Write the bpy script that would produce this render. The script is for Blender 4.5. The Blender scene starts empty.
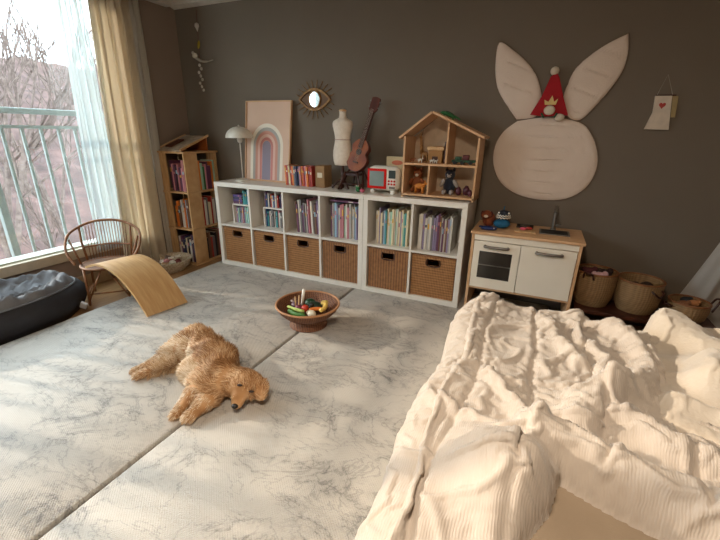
import bpy, bmesh, math, random
import numpy as np
from mathutils import Vector, Matrix, Euler, noise as mnoise
R = random.Random(7)
PI = math.pi
sc = bpy.context.scene
COL = sc.collection
# ------------------------------------------------------------------ materials
def lin(c):
    if isinstance(c, str):
        c = [int(c[i:i+2], 16)/255 for i in (0, 2, 4)]
    return tuple((v/12.92 if v <= .04045 else ((v+.055)/1.055)**2.4) for v in c) + (1,)
MATS = {}
def mat(name, col, rough=.6, metal=0, var=None, scale=20, bump=0, bscale=80, sheen=0, trans=0, spec=.5, stretch=None):
    if name in MATS: return MATS[name]
    m = bpy.data.materials.new(name); m.use_nodes = True
    nt = m.node_tree; b = nt.nodes['Principled BSDF']
    b.inputs['Base Color'].default_value = lin(col)
    b.inputs['Roughness'].default_value = rough; b.inputs['Metallic'].default_value = metal
    b.inputs['Specular IOR Level'].default_value = spec
    if sheen: b.inputs['Sheen Weight'].default_value = sheen; b.inputs['Sheen Roughness'].default_value = .5
    tc = nt.nodes.new('ShaderNodeTexCoord'); mp = nt.nodes.new('ShaderNodeMapping')
    nt.links.new(tc.outputs['Object'], mp.inputs[0])
    if stretch: mp.inputs['Scale'].default_value = stretch
    n = nt.nodes.new('ShaderNodeTexNoise'); n.inputs['Scale'].default_value = scale; n.inputs['Detail'].default_value = 4
    nt.links.new(mp.outputs[0], n.inputs[0])
    if var is None:
        c = lin(col); var_c = tuple(v*.82 for v in c[:3]) + (1,)
    else: var_c = lin(var)
    r = nt.nodes.new('ShaderNodeValToRGB'); r.color_ramp.elements[0].position = .3; r.color_ramp.elements[1].position = .7
    r.color_ramp.elements[0].color = var_c; r.color_ramp.elements[1].color = lin(col)
    nt.links.new(n.outputs[0], r.inputs[0]); nt.links.new(r.outputs[0], b.inputs['Base Color'])
    if bump:
        n2 = nt.nodes.new('ShaderNodeTexNoise'); n2.inputs['Scale'].default_value = bscale; n2.inputs['Detail'].default_value = 3
        nt.links.new(mp.outputs[0], n2.inputs[0])
        bp = nt.nodes.new('ShaderNodeBump'); bp.inputs['Strength'].default_value = bump; bp.inputs['Distance'].default_value = .01
        nt.links.new(n2.outputs[0], bp.inputs['Height']); nt.links.new(bp.outputs[0], b.inputs['Normal'])
    MATS[name] = m
    return m
def nodes(m):
    nt = m.node_tree; return nt, nt.nodes, nt.links, nt.nodes['Principled BSDF']
def math_n(nt, op, a, b=None, clamp=False):
    n = nt.nodes.new('ShaderNodeMath'); n.operation = op; n.use_clamp = clamp
    for i, v in enumerate((a, b)):
        if v is None: continue
        if isinstance(v, (int, float)): n.inputs[i].default_value = v
        else: nt.links.new(v, n.inputs[i])
    return n.outputs[0]

def marble_mat():
    m = bpy.data.materials.new('marble_print_vinyl'); m.use_nodes = True
    nt, N, L, b = nodes(m)
    tc = N.new('ShaderNodeTexCoord')
    mp = N.new('ShaderNodeMapping'); mp.inputs['Scale'].default_value = (1.5, 2.3, 1); mp.inputs['Rotation'].default_value = (0, 0, .35)
    L.new(tc.outputs['Object'], mp.inputs[0])
    def vein(scale, width, det, dist):
        n = N.new('ShaderNodeTexNoise'); n.inputs['Scale'].default_value = scale; n.inputs['Detail'].default_value = det
        n.inputs['Distortion'].default_value = dist; n.inputs['Roughness'].default_value = .62
        L.new(mp.outputs[0], n.inputs[0])
        a = math_n(nt, 'ABSOLUTE', math_n(nt, 'SUBTRACT', n.outputs[0], .5))
        return math_n(nt, 'SUBTRACT', 1.0, math_n(nt, 'DIVIDE', a, width, True), True)
    v1 = vein(2.2, .012, 7, .9); v2 = vein(5.5, .03, 6, .5)
    cl = N.new('ShaderNodeTexNoise'); cl.inputs['Scale'].default_value = 2.0; L.new(mp.outputs[0], cl.inputs[0])
    k = math_n(nt, 'MULTIPLY', math_n(nt, 'SUBTRACT', cl.outputs[0], .40), 4.5, True)
    vv = math_n(nt, 'ADD', math_n(nt, 'MULTIPLY', v1, .5), math_n(nt, 'MULTIPLY', math_n(nt, 'MULTIPLY', v2, k), .55), True)
    soft = vein(2.2, .10, 5, .9)
    vv = math_n(nt, 'ADD', vv, math_n(nt, 'MULTIPLY', math_n(nt, 'MULTIPLY', soft, k), .42), True)
    mix = N.new('ShaderNodeMix'); mix.data_type = 'RGBA'
    mix.inputs[6].default_value = lin('bfb9b0'); mix.inputs[7].default_value = lin('7d7a76')
    L.new(vv, mix.inputs[0])
    # anti slip weave of tiny raised dashes
    sp = N.new('ShaderNodeSeparateXYZ'); L.new(tc.outputs['Object'], sp.inputs[0])
    sx = math_n(nt, 'SINE', math_n(nt, 'MULTIPLY', sp.outputs[0], 2*PI/.011))
    sy = math_n(nt, 'SINE', math_n(nt, 'MULTIPLY', sp.outputs[1], 2*PI/.011))
    w = math_n(nt, 'MULTIPLY', sx, sy)
    bp = N.new('ShaderNodeBump'); bp.inputs['Strength'].default_value = .55; bp.inputs['Distance'].default_value = .0012
    L.new(w, bp.inputs['Height']); L.new(bp.outputs[0], b.inputs['Normal'])
    L.new(mix.outputs[2], b.inputs['Base Color']); b.inputs['Roughness'].default_value = .42
    return m
def wicker_mat(name, c1, c2, nx, nz, wob=.3):
    m = bpy.data.materials.new(name); m.use_nodes = True
    nt, N, L, b = nodes(m)
    tc = N.new('ShaderNodeTexCoord'); sp = N.new('ShaderNodeSeparateXYZ'); L.new(tc.outputs['Object'], sp.inputs[0])
    xy = math_n(nt, 'ADD', sp.outputs[0], sp.outputs[1])
    sx = math_n(nt, 'SINE', math_n(nt, 'MULTIPLY', xy, nx))
    sz = math_n(nt, 'SINE', math_n(nt, 'MULTIPLY', sp.outputs[2], nz))
    w = math_n(nt, 'ADD', math_n(nt, 'MULTIPLY', math_n(nt, 'ADD', math_n(nt, 'MULTIPLY', sx, .5), math_n(nt, 'MULTIPLY', sz, .5)), .5), .5)
    n = N.new('ShaderNodeTexNoise'); n.inputs['Scale'].default_value = 35; L.new(tc.outputs['Object'], n.inputs[0])
    f = math_n(nt, 'ADD', math_n(nt, 'MULTIPLY', w, .75), math_n(nt, 'MULTIPLY', math_n(nt, 'SUBTRACT', n.outputs[0], .5), wob*2), True)
    mix = N.new('ShaderNodeMix'); mix.data_type = 'RGBA'
    mix.inputs[6].default_value = lin(c2); mix.inputs[7].default_value = lin(c1)
    L.new(f, mix.inputs[0]); L.new(mix.outputs[2], b.inputs['Base Color'])
    bp = N.new('ShaderNodeBump'); bp.inputs['Strength'].default_value = .8; bp.inputs['Distance'].default_value = .004
    L.new(w, bp.inputs['Height']); L.new(bp.outputs[0], b.inputs['Normal'])
    b.inputs['Roughness'].default_value = .65
    return m
def glass_mat(name, tint, gloss=.06):
    m = bpy.data.materials.new(name); m.use_nodes = True
    nt = m.node_tree; N = nt.nodes; L = nt.links; N.remove(N['Principled BSDF'])
    t = N.new('ShaderNodeBsdfTransparent'); t.inputs[0].default_value = tint
    g = N.new('ShaderNodeBsdfGlossy'); g.inputs['Roughness'].default_value = .02
    mx = N.new('ShaderNodeMixShader'); mx.inputs[0].default_value = gloss
    L.new(t.outputs[0], mx.inputs[1]); L.new(g.outputs[0], mx.inputs[2]); L.new(mx.outputs[0], N['Material Output'].inputs[0])
    return m
def sheer_mat(name, col, alpha):
    m = bpy.data.materials.new(name); m.use_nodes = True
    nt = m.node_tree; N = nt.nodes; L = nt.links; N.remove(N['Principled BSDF'])
    t = N.new('ShaderNodeBsdfTransparent'); d = N.new('ShaderNodeBsdfDiffuse'); d.inputs[0].default_value = lin(col)
    tl = N.new('ShaderNodeBsdfTranslucent'); tl.inputs[0].default_value = lin(col)
    m1 = N.new('ShaderNodeMixShader'); m1.inputs[0].default_value = .5
    m2 = N.new('ShaderNodeMixShader'); m2.inputs[0].default_value = alpha
    L.new(d.outputs[0], m1.inputs[1]); L.new(tl.outputs[0], m1.inputs[2])
    L.new(t.outputs[0], m2.inputs[1]); L.new(m1.outputs[0], m2.inputs[2]); L.new(m2.outputs[0], N['Material Output'].inputs[0])
    return m
def duvet_mat(name, col, var):
    m = mat(name, col, .9, var=var, scale=6, sheen=.25)
    nt, N, L, b = nodes(m)
    tc = N.new('ShaderNodeTexCoord'); sp = N.new('ShaderNodeSeparateXYZ'); L.new(tc.outputs['Object'], sp.inputs[0])
    wn = N.new('ShaderNodeTexNoise'); wn.inputs['Scale'].default_value = 9; L.new(tc.outputs['Object'], wn.inputs[0])
    q = math_n(nt, 'ADD', sp.outputs[0], math_n(nt, 'MULTIPLY', wn.outputs[0], .03))
    s = math_n(nt, 'SINE', math_n(nt, 'MULTIPLY', q, 2*PI/.0065))
    bp = N.new('ShaderNodeBump'); bp.inputs['Strength'].default_value = .25; bp.inputs['Distance'].default_value = .0012
    n2 = N.new('ShaderNodeTexNoise'); n2.inputs['Scale'].default_value = 55; L.new(tc.outputs['Object'], n2.inputs[0])
    L.new(math_n(nt, 'ADD', s, math_n(nt, 'MULTIPLY', n2.outputs[0], 1.5)), bp.inputs['Height']); L.new(bp.outputs[0], b.inputs['Normal'])
    return m

white_lam = mat('white_laminate', 'e2dcd2', .35, var='d8d1c6', scale=3)
kit_white = mat('white_painted_board', 'e9e0d0', .4, var='e0d6c5', scale=3)
pine = mat('pine_wood', 'd0aa7c', .5, var='b58c5c', scale=9, stretch=(6, 1, 1))
birch = mat('birch_wood', 'd2a982', .5, var='c1966b', scale=9, stretch=(1, 6, 1))
plyface = mat('plywood_face', 'cda877', .45, var='bb925f', scale=7, stretch=(1, 8, 1))
darkwood = mat('dark_stained_wood', '4a2417', .4, var='2e140c', scale=12)
redwood = mat('mahogany_wood', '6a2a12', .45, var='45180a', scale=12, stretch=(1, 1, .2))
rattan = mat('rattan_cane', '94623a', .5, var='6d4324', scale=30)
white_metal = mat('white_enamel', 'ddd6c8', .35)
chrome = mat('steel', '8f8d88', .3, .9)
dark_metal = mat('dark_grey_metal', '7d766e', .4, .5)
black = mat('black_plastic', '141212', .5)
linen = mat('cream_linen', 'e0d3c3', .9, var='d2c3b1', scale=40, bump=.3, bscale=220)
gold = mat('gilded_rim', 'a0763c', .55, .2, var='6f4a22', scale=40)
mirror_m = mat('mirror_glass', 'dfe4e6', .03, 1)
cream_book = mat('paper_pages', 'd9cfba', .8)

# ------------------------------------------------------------------ mesh builder
class MB:
    def __init__(s): s.v = []; s.f = []; s.m = []; s.mi = 0
    def add(s, vs, fs):
        o = len(s.v); s.v += [tuple(v) for v in vs]
        for f in fs: s.f.append([i+o for i in f]); s.m.append(s.mi)
        return s
    def box(s, x0, x1, y0, y1, z0, z1, rot=None, bev=0):
        c = Vector(((x0+x1)/2, (y0+y1)/2, (z0+z1)/2)); h = Vector(((x1-x0)/2, (y1-y0)/2, (z1-z0)/2))
        M = (rot.to_matrix() if isinstance(rot, Euler) else rot) if rot is not None else Matrix.Identity(3)
        b = min(bev, abs(h.x)*.9, abs(h.y)*.9, abs(h.z)*.9)
        if b <= 0:
            vs = [c + M @ Vector((h.x*a, h.y*bb, h.z*cc)) for a in (-1, 1) for bb in (-1, 1) for cc in (-1, 1)]
            return s.add(vs, [(0, 1, 3, 2), (4, 6, 7, 5), (0, 4, 5, 1), (2, 3, 7, 6), (0, 2, 6, 4), (1, 5, 7, 3)])
        bm = bmesh.new(); bmesh.ops.create_cube(bm, size=2)
        for v in bm.verts: v.co = Vector((v.co.x*h.x, v.co.y*h.y, v.co.z*h.z))
        bmesh.ops.bevel(bm, geom=bm.edges[:], offset=b, segments=2, affect='EDGES', profile=.5)
        bm.verts.index_update()
        s.add([c + M @ v.co for v in bm.verts], [[v.index for v in f.verts] for f in bm.faces]); bm.free()
        return s
    def tube(s, pts, r, n=8, caps=True, closed=False, flat=1.0):
        pts = [Vector(p) for p in pts]; k = len(pts)
        rs = r if isinstance(r, (list, tuple)) else [r]*k
        vs = []; prev = None
        for i, p in enumerate(pts):
            if closed: t = (pts[(i+1) % k]-pts[i-1])
            else: t = (pts[min(i+1, k-1)]-pts[max(i-1, 0)])
            t = t.normalized() if t.length > 1e-9 else Vector((0, 0, 1))
            if prev is None:
                a = Vector((0, 0, 1)) if abs(t.z) < .9 else Vector((1, 0, 0)); u = t.cross(a).normalized()
            else: u = (prev - t*prev.dot(t)); u = u.normalized() if u.length > 1e-6 else t.orthogonal().normalized()
            prev = u; w = t.cross(u)
            for j in range(n):
                an = 2*PI*j/n; vs.append(p + (u*math.cos(an) + w*math.sin(an)*flat)*rs[i])
        fs = []
        for i in range(k if closed else k-1):
            for j in range(n):
                a = i*n+j; b = i*n+(j+1) % n; c = ((i+1) % k)*n+(j+1) % n; d = ((i+1) % k)*n+j
                fs.append((a, b, c, d))
        if caps and not closed: fs += [tuple(range(n))[::-1], tuple(range((k-1)*n, k*n))]
        return s.add(vs, fs)
    def lathe(s, prof, c, n=24, sx=1, sy=1, rot=None, wob=None, caps=True):
        c = Vector(c); vs = []; k = len(prof)
        for i, (r, z) in enumerate(prof):
            for j in range(n):
                a = 2*PI*j/n; rr = max(r, 1e-4)*(1 if wob is None else wob(a, i))
                v = Vector((rr*math.cos(a)*sx, rr*math.sin(a)*sy, z))
                if rot is not None: v = rot @ v
                vs.append(c+v)
        fs = []
        for i in range(k-1):
            for j in range(n): fs.append((i*n+j, i*n+(j+1) % n, (i+1)*n+(j+1) % n, (i+1)*n+j))
        if caps and prof[0][0] > 1e-3: fs.append(tuple(range(n))[::-1])
        if caps and prof[-1][0] > 1e-3: fs.append(tuple(range((k-1)*n, k*n)))
        return s.add(vs, fs)
    def ell(s, c, r, rot=None, n=14, m=9):
        if not isinstance(r, (tuple, list)): r = (r, r, r)
        c = Vector(c); M = rot.to_matrix() if isinstance(rot, Euler) else (rot if rot is not None else Matrix.Identity(3))
        vs = [c + M @ Vector((0, 0, -r[2]))]
        for i in range(1, m):
            t = PI*i/m
            for j in range(n):
                a = 2*PI*j/n; vs.append(c + M @ Vector((r[0]*math.sin(t)*math.cos(a), r[1]*math.sin(t)*math.sin(a), -r[2]*math.cos(t))))
        vs.append(c + M @ Vector((0, 0, r[2])))
        fs = [(0, 1+(j+1) % n, 1+j) for j in range(n)]
        for i in range(m-2):
            for j in range(n): fs.append((1+i*n+j, 1+i*n+(j+1) % n, 1+(i+1)*n+(j+1) % n, 1+(i+1)*n+j))
        L = len(vs)-1; q = 1+(m-2)*n
        fs += [(q+j, q+(j+1) % n, L) for j in range(n)]
        return s.add(vs, fs)
    def prism(s, pts, fn, t):
        """outline pts (a,b); fn(a,b,d)->world, extruded over d = 0..t"""
        n = len(pts)
        vs = [fn(a, b, 0) for a, b in pts] + [fn(a, b, t) for a, b in pts]
        fs = [tuple(range(n))[::-1], tuple(range(n, 2*n))] + [(i, (i+1) % n, n+(i+1) % n, n+i) for i in range(n)]
        return s.add(vs, fs)
    def grid(s, nu, nv, fn, keep=None):
        vs = [fn(i/nu, j/nv) for i in range(nu+1) for j in range(nv+1)]
        fs = []
        for i in range(nu):
            for j in range(nv):
                a = i*(nv+1)+j; fs.append((a, a+nv+1, a+nv+2, a+1))
        return s.add(vs, fs)
    def build(s, name, m, parent=None, smooth=False, label=None, off=None, fixn=True, kind=None):
        me = bpy.data.meshes.new(name)
        o0 = Vector(parent['_o']) if (parent is not None and '_o' in parent) else Vector((0, 0, 0))
        if off is not None: o0 = Vector(off)
        me.from_pydata([tuple(Vector(v)-o0) for v in s.v], [], s.f)
        ms = m if isinstance(m, (list, tuple)) else [m]
        for x in ms: me.materials.append(x)
        for i, p in enumerate(me.polygons):
            p.material_index = s.m[i]; p.use_smooth = bool(smooth)
        me.update()
        if fixn:
            bm = bmesh.new(); bm.from_mesh(me); bmesh.ops.recalc_face_normals(bm, faces=bm.faces); bm.to_mesh(me); bm.free()
        if smooth == 'auto':
            try: me.set_sharp_from_angle(angle=math.radians(35))
            except Exception: pass
        o = bpy.data.objects.new(name, me); COL.objects.link(o)
        if parent is not None:
            o.parent = parent; o['_o'] = tuple(o0)
        elif off is not None: o.location = o0; o['_o'] = tuple(o0)
        else: o['_o'] = (0, 0, 0)
        if label: o['label'] = label
        if kind: o['kind'] = kind
        return o
def tag(o, label, cat, group=None, kind=None):
    o['label'] = label; o['category'] = cat
    if group: o['group'] = group
    if kind: o['kind'] = kind
    return o
def thing(name, loc, label, cat, group=None):
    o = bpy.data.objects.new(name, None); COL.objects.link(o); o.location = loc; o['_o'] = tuple(loc); o.empty_display_size = .05
    return tag(o, label, cat, group)
def struct(o): o['kind'] = 'structure'; return o
def smoothmod(o, lv=1):
    md = o.modifiers.new('sub', 'SUBSURF'); md.levels = lv; md.render_levels = lv; return o
def bez(pts, n=12):
    pts = [Vector(p) for p in pts]; P = [pts[0]]+pts+[pts[-1]]; out = []
    for i in range(1, len(P)-2):
        for k in range(n):
            t = k/n; a, b, c, d = P[i-1], P[i], P[i+1], P[i+2]
            out.append(.5*((2*b)+(-a+c)*t+(2*a-5*b+4*c-d)*t*t+(-a+3*b-3*c+d)*t**3))
    out.append(pts[-1]); return out

FZ = -.04      # wooden floor; the mats are 4 cm thick, their top is z = 0
# ------------------------------------------------------------------ the room
fm = mat('oak_floor', 'a9855c', .35, var='8c6842', scale=5, stretch=(8, 1, 1))
wallm = mat('taupe_wall_paint', '72675a', .85, var='6e6356', scale=2, bump=.15, bscale=300)
wall_l = mat('lit_taupe_wall_paint', '8f7d70', .85, var='8a786b', scale=2, bump=.15, bscale=300)  # paint of the back wall, lightened: its brighter light put into the colour
ceil_m = mat('white_ceiling_paper', 'cfc8bd', .9)
XL, XR, YR, ZC = -.64, 4.7, -5.2, 2.29
ow = XL-.14
struct(MB().box(ow, XR, YR, 0.0, FZ-.1, FZ).build('floor', fm))
struct(MB().box(ow, XR+.1, 0, .12, FZ-.1, ZC+.1).build('wall_back', wallm))
WY0, WY1, WZ0, WZ1 = -4.6, -.60, .30, 2.2
w = MB().box(ow, XL, WY1, 0, FZ-.1, ZC).box(ow, XL, YR, WY0, FZ-.1, ZC).box(ow, XL, WY0, WY1, FZ-.1, WZ0-.07).box(ow, XL, WY0, WY1, WZ1, ZC)
struct(w.build('wall_left', wall_l))
rm = mat('cream_wallpaper', 'b5aa9c', .9)
struct(MB().box(XR, XR+.1, YR, 0, FZ-.1, ZC).build('wall_right', rm))
struct(MB().box(ow, XR+.1, YR-.1, YR, FZ-.1, ZC).build('wall_rear', rm))
struct(MB().box(ow, XR+.1, YR, .0, ZC, ZC+.1).build('ceiling', ceil_m))
tr = mat('white_trim', 'd8d2c8', .5)
t = MB()
t.add([(XL, 0, 2.235), (XR, 0, 2.235), (XR, -.06, 2.25), (XL, -.06, 2.25), (XL, 0, ZC), (XR, 0, ZC), (XR, -.085, ZC), (XL, -.085, ZC)],
      [(0, 1, 2, 3), (3, 2, 6, 7), (4, 5, 6, 7), (0, 4, 7, 3), (1, 5, 6, 2), (0, 1, 5, 4)])
struct(t.build('trim_1', tr))
struct(MB().box(XL, XL+.07, YR, -.086, 2.235, ZC).build('trim_2', tr))
bb = mat('beige_baseboard', 'b79c7c', .4)
struct(MB().box(XL, XL+.014, YR, -.05, FZ, .06).build('baseboard_left', bb))
struct(MB().box(XL+.014, XR, -.012, 0, FZ, .05).build('baseboard_back', mat('taupe_baseboard', '5d554c', .6)))
# window_1: frame, panes, sill
wn = bpy.data.objects.new('window_1', None); COL.objects.link(wn); wn['_o'] = (0, 0, 0); wn['kind'] = 'structure'
fr = mat('pale_window_frame', 'cfd6cd', .4)
f = MB()
f.box(ow, XL-.02, WY0, WY1, WZ0-.07, WZ0); f.box(ow, XL-.02, WY0, WY1, WZ1-.05, WZ1)
f.box(ow, XL-.02, WY1-.05, WY1, WZ0, WZ1-.05); f.box(ow, XL-.02, WY0, WY0+.05, WZ0, WZ1-.05)
for y in (-2.75,): f.box(ow+.02, XL-.04, y-.04, y+.04, WZ0, WZ1-.05)
f.build('window_frame', fr, wn)
pane = glass_mat('window_glass', (.96, .985, .98, 1), .05)
MB().box(XL-.075, XL-.07, -2.71, WY1-.05, WZ0, WZ1-.05).build('pane', pane, wn)
MB().box(XL-.075, XL-.07, WY0+.05, -2.79, WZ0, WZ1-.05).build('pane', pane, wn)
MB().box(XL-.02, XL+.03, WY0-.05, WY1+.03, WZ0-.085, WZ0-.012, bev=.004).build('window_sill', mat('beige_window_sill', 'c3b69f', .4), wn)

# ------------------------------------------------------------------ outside
rail_m = mat('pale_aqua_painted_steel', 'a0aba8', .5)
rl = thing('balcony_railing', (-1.2, -2.2, -.1), 'pale aqua green steel railing outside the window', 'railing')
MB().box(-1.23, -1.17, -6, 1.6, 1.30, 1.345, bev=.008).build('top_rail', rail_m, rl)
MB().box(-1.215, -1.185, -6, 1.6, 1.19, 1.215).build('middle_rail', rail_m, rl)
MB().box(-1.215, -1.185, -6, 1.6, 0, .03).build('bottom_rail', rail_m, rl)
y = -5.9; i = 0
while y < 1.6:
    th = .024 if i % 6 == 3 else .010
    (MB().box(-1.2-th, -1.2+th, y-th, y+th, .03 if th < .02 else -.1, 1.19 if th < .02 else 1.3)).build('baluster' if th < .02 else 'post', rail_m, rl)
    y += .135; i += 1
struct(MB().box(-1.32, ow, -6, 1.7, -.22, -.1).build('balcony_slab', mat('grey_concrete', '8f8b84', .9)))
# hillside
def pn(x, y, s=0): return mnoise.noise(Vector((x, y, s)))
hill_m = mat('dry_brush_hillside', '6d544e', .95, var='453734', scale=1.1, bump=.8, bscale=6)
h = MB()
def hf(u, v):
    d = 3+u*45; yy = -30+v*70
    z = -6 + .05*d if d < 9 else -5.55 + (d-9)*.46
    z = min(z, 6.1 + .02*(d-30)+pn(yy*.12, 3)*1.2)
    return (-1.6-d, yy, z + pn(d*.6, yy*.6)*.5 + pn(d*2, yy*2, 5)*.25)
h.grid(70, 110, hf)
struct(h.build('ground', hill_m, smooth=True))
bark = mat('grey_brown_bark', '77675f', .9, var='53453e', scale=9)
def tree(x, y, z0, H, seed, label, r0=.16):
    rr = random.Random(seed); mb = MB()
    def br(p, d, L, r, lv):
        n = 4; pts = [p]; q = p
        for k in range(n):
            d = (d + Vector((rr.uniform(-1, 1), rr.uniform(-1, 1), rr.uniform(-.4, .9)))*.16).normalized()
            q = q + d*L/n; pts.append(q)
        rs = [r*(1-.55*k/n) for k in range(n+1)]
        mb.tube(pts, rs, 6 if lv < 2 else 3, caps=False)
        if lv >= 4: return
        for k in range(4 if lv < 3 else 3):
            t = rr.uniform(.35, 1); i0 = min(int(t*n), n-1); b = pts[i0].lerp(pts[i0+1], t*n-i0)
            dd = (d + Vector((rr.uniform(-1, 1), rr.uniform(-1, 1), rr.uniform(-.1, .8)))*.75).normalized()
            br(b, dd, L*rr.uniform(.5, .72), r*.5, lv+1)
    br(Vector((x, y, z0)), Vector((rr.uniform(-.1, .1), rr.uniform(-.1, .1), 1)), H*.5, r0, 0)
    o = mb.build('bare_tree', bark, off=(x, y, z0), fixn=False)
    tag(o, label, 'tree', 'bare trees outside the window')
tr_l = ['bare tree whose pale trunk stands tall beside the left edge of the window view', 'slim leafless tree right of the tall trunk seen through the window',
 'leafless tree outside, thin branches spread over the bright sky', 'bare tree beside the curtain, seen through the glass', 'short bare tree low on the hillside behind the railing',
 'twiggy shrub-like tree on the hill behind the middle balusters', 'leafless tree far up the hillside on the skyline', 'thin bare tree on the skyline near the curtain']
for i, (x, y, z0, H, r0) in enumerate([(-9, 1.9, -5, 12, .17), (-10.5, 4.1, -4.7, 11.5, .12), (-12, 6.6, -4.1, 11, .13), (-11, 8.3, -4.6, 11, .1), (-11, 3.2, -4.6, 5.5, .08), (-12, 5.6, -4.1, 6, .08), (-18, 6.4, -1.5, 8, .12), (-18, 11, -1.5, 8.5, .12)]):
    tree(x, y, z0, H, 30+i, tr_l[i], r0)

# ------------------------------------------------------------------ floor mats
marble = marble_mat(); seamed = mat('grey_mat_edge', '6f6a63', .7)
def playmat(x0, x1, y0, y1, label):
    o = MB().box(x0, x1, y0, y1, FZ, 0, bev=.012).build('folding_play_mat', marble, smooth='auto', off=((x0+x1)/2, (y0+y1)/2, FZ))
    return tag(o, label, 'play mat', 'marble patterned play mats')
playmat(-.07, 1.386, -4.0, -.02, 'marble patterned foam play mat on the window side, under the dog')
playmat(1.404, 2.86, -4.0, -.02, 'marble patterned foam play mat running from the woven bowl to the bed')

# ------------------------------------------------------------------ cube shelves
KF, KH = -.39, .77
def kallax(x0, n, label):
    W = {4: 1.47, 2: .77}[n]
    t = thing('cube_shelf_unit', (x0+W/2, KF/2, 0), label, 'shelf', 'white cube shelf units')
    MB().box(x0, x0+W, KF, -.015, KH-.038, KH, bev=.002).build('top_panel', white_lam, t)
    MB().box(x0, x0+W, KF, -.015, 0, .038, bev=.002).build('bottom_panel', white_lam, t)
    for a in (x0, x0+W-.038): MB().box(a, a+.038, KF, -.015, .038, KH-.038, bev=.002).build('side_panel', white_lam, t)
    cw = (W-.076-(n-1)*.016)/n
    mid = MB()
    for k in range(n):
        a = x0+.038+k*(cw+.016); mid.box(a, a+cw, KF+.002, -.015, .377, .393)
    mid.build('shelf_board', white_lam, t)
    for k in range(1, n): MB().box(x0+.038+k*(cw+.016)-.016, x0+.038+k*(cw+.016), KF+.001, -.015, .038, KH-.038).build('divider', white_lam, t)
    MB().box(x0+.038, x0+W-.038, -.02, -.015, .038, KH-.038).build('back_panel', white_lam, t)
    return [(x0+.038+k*(cw+.016), x0+.038+k*(cw+.016)+cw) for k in range(n)]
cA = kallax(0, 4, 'long white cube shelf four cubbies wide, left of the two, against the wall')
cB = kallax(1.472, 2, 'white cube shelf two cubbies wide under the dollhouse, right of the long one')
cub = cA+cB
# wicker drawers
wick_v = wicker_mat('woven_rattan_panel', 'b9824c', '5c351a', 2*PI/.022, 2*PI/.010)
wick_h = wicker_mat('woven_fine_panel', 'bd8952', '734722', 2*PI/.012, 2*PI/.02)
ranks = ['at far left, nearest the bookcase tower', 'second from left in the long shelf', 'third from left in the long shelf', 'fourth from left in the long shelf, just before the joint', 'with upright ribs under the left cubby of the short shelf', 'under the right cubby of the short shelf, beside the play kitchen']
for k, (a, b) in enumerate(cub):
    m = wick_v if k in (3, 4) else wick_h
    x0, x1, z0, z1 = a+.008, b-.008, .0385, .36
    t = thing('storage_basket', ((x0+x1)/2, -.2, z0), 'brown woven storage basket '+ranks[k], 'basket', 'woven baskets in the cube shelves')
    body = MB().box(x0, x1, KF+.018, KF+.03, z0, z1-.07, bev=.003)
    cx = (x0+x1)/2
    body.box(x0, cx-.045, KF+.018, KF+.03, z1-.07, z1); body.box(cx+.045, x1, KF+.018, KF+.03, z1-.07, z1); body.box(cx-.045, cx+.045, KF+.018, KF+.03, z1-.022, z1)
    body.box(x0, x0+.012, KF+.03, -.05, z0, z1).box(x1-.012, x1, KF+.03, -.05, z0, z1).box(x0, x1, -.062, -.05, z0, z1).box(x0, x1, KF+.03, -.05, z0, z0+.01)
    body.build('basket_body', m, t)
    rim = MB().tube([(x0, KF+.022, z1), (x1, KF+.022, z1), (x1, -.055, z1), (x0, -.055, z1)], .007, 6, closed=True)
    rim.build('rim', rattan, t, smooth=True)
    MB().tube(bez([(cx-.046, KF+.02, z1-.02), (cx-.046, KF+.016, z1-.07), (cx+.046, KF+.016, z1-.07), (cx+.046, KF+.02, z1-.02)], 4), .005, 6).build('handle_edge', darkwood, t, smooth=True)

# ------------------------------------------------------------------ books
PAL = {'white': 'cdc7bd', 'pale grey': 'aba8a4', 'lilac': '887b98', 'teal': '3f8f93', 'pale blue': '8fb0c4', 'navy': '2c3350', 'plum': '5f3552', 'rose': 'b4747c', 'brown': '6d4c38',
       'black': '232024', 'red': 'a5352a', 'orange': 'd2732a', 'mint green': '9cc3ad', 'green': '2f6b3b', 'cream': 'd8c8a4', 'pink': 'd0909c', 'purple': '5a3f80', 'yellow': 'd0a23c', 'dark blue': '2b4c7c', 'grey': '6e6a6a'}
BM = {k: mat('book_'+k.replace(' ', '_'), v, .45, var=v) for k, v in PAL.items()}
lab_m = mat('book_label', 'cfc9bd', .5)
def book(cx, yf, z0, th, ht, dp, col, label, group, lean=0, flat=False, cat='book', face='y'):
    """upright book; spine faces -Y at y = yf"""
    mb = MB(); c = .0022; W = th/2
    mb.mi = 0
    mb.box(-W, -W+c, 0, dp, 0, ht).box(W-c, W, 0, dp, 0, ht).box(-W+c, W-c, 0, c, 0, ht)
    mb.mi = 1; mb.box(-W+c, W-c, c, dp-.004, .003, ht-.004)
    mb.mi = 2; q = ht*R.uniform(.55, .75); mb.box(-W+c, W-c, -.0006, 0, q, q+ht*R.uniform(.06, .18))
    lc = BM[R.choice(['white', 'cream', 'yellow', 'rose', 'black', 'pale blue'])]
    o = mb.build('book', [BM[col], cream_book, lc], off=(0, 0, 0), fixn=False)
    if flat: o.rotation_euler = (0, PI/2, 0); o.location = (cx-ht/2, yf, z0+W)
    else:
        rz = -PI/2*0
        o.rotation_euler = (0, lean, 0)
        dz = abs(math.sin(lean))*W
        o.location = (cx, yf, z0+dz)
    if face == 'x':
        o.rotation_euler = (0, 0, PI/2); o.location = (yf, cx, z0)
    return tag(o, label, cat, group)
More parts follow.
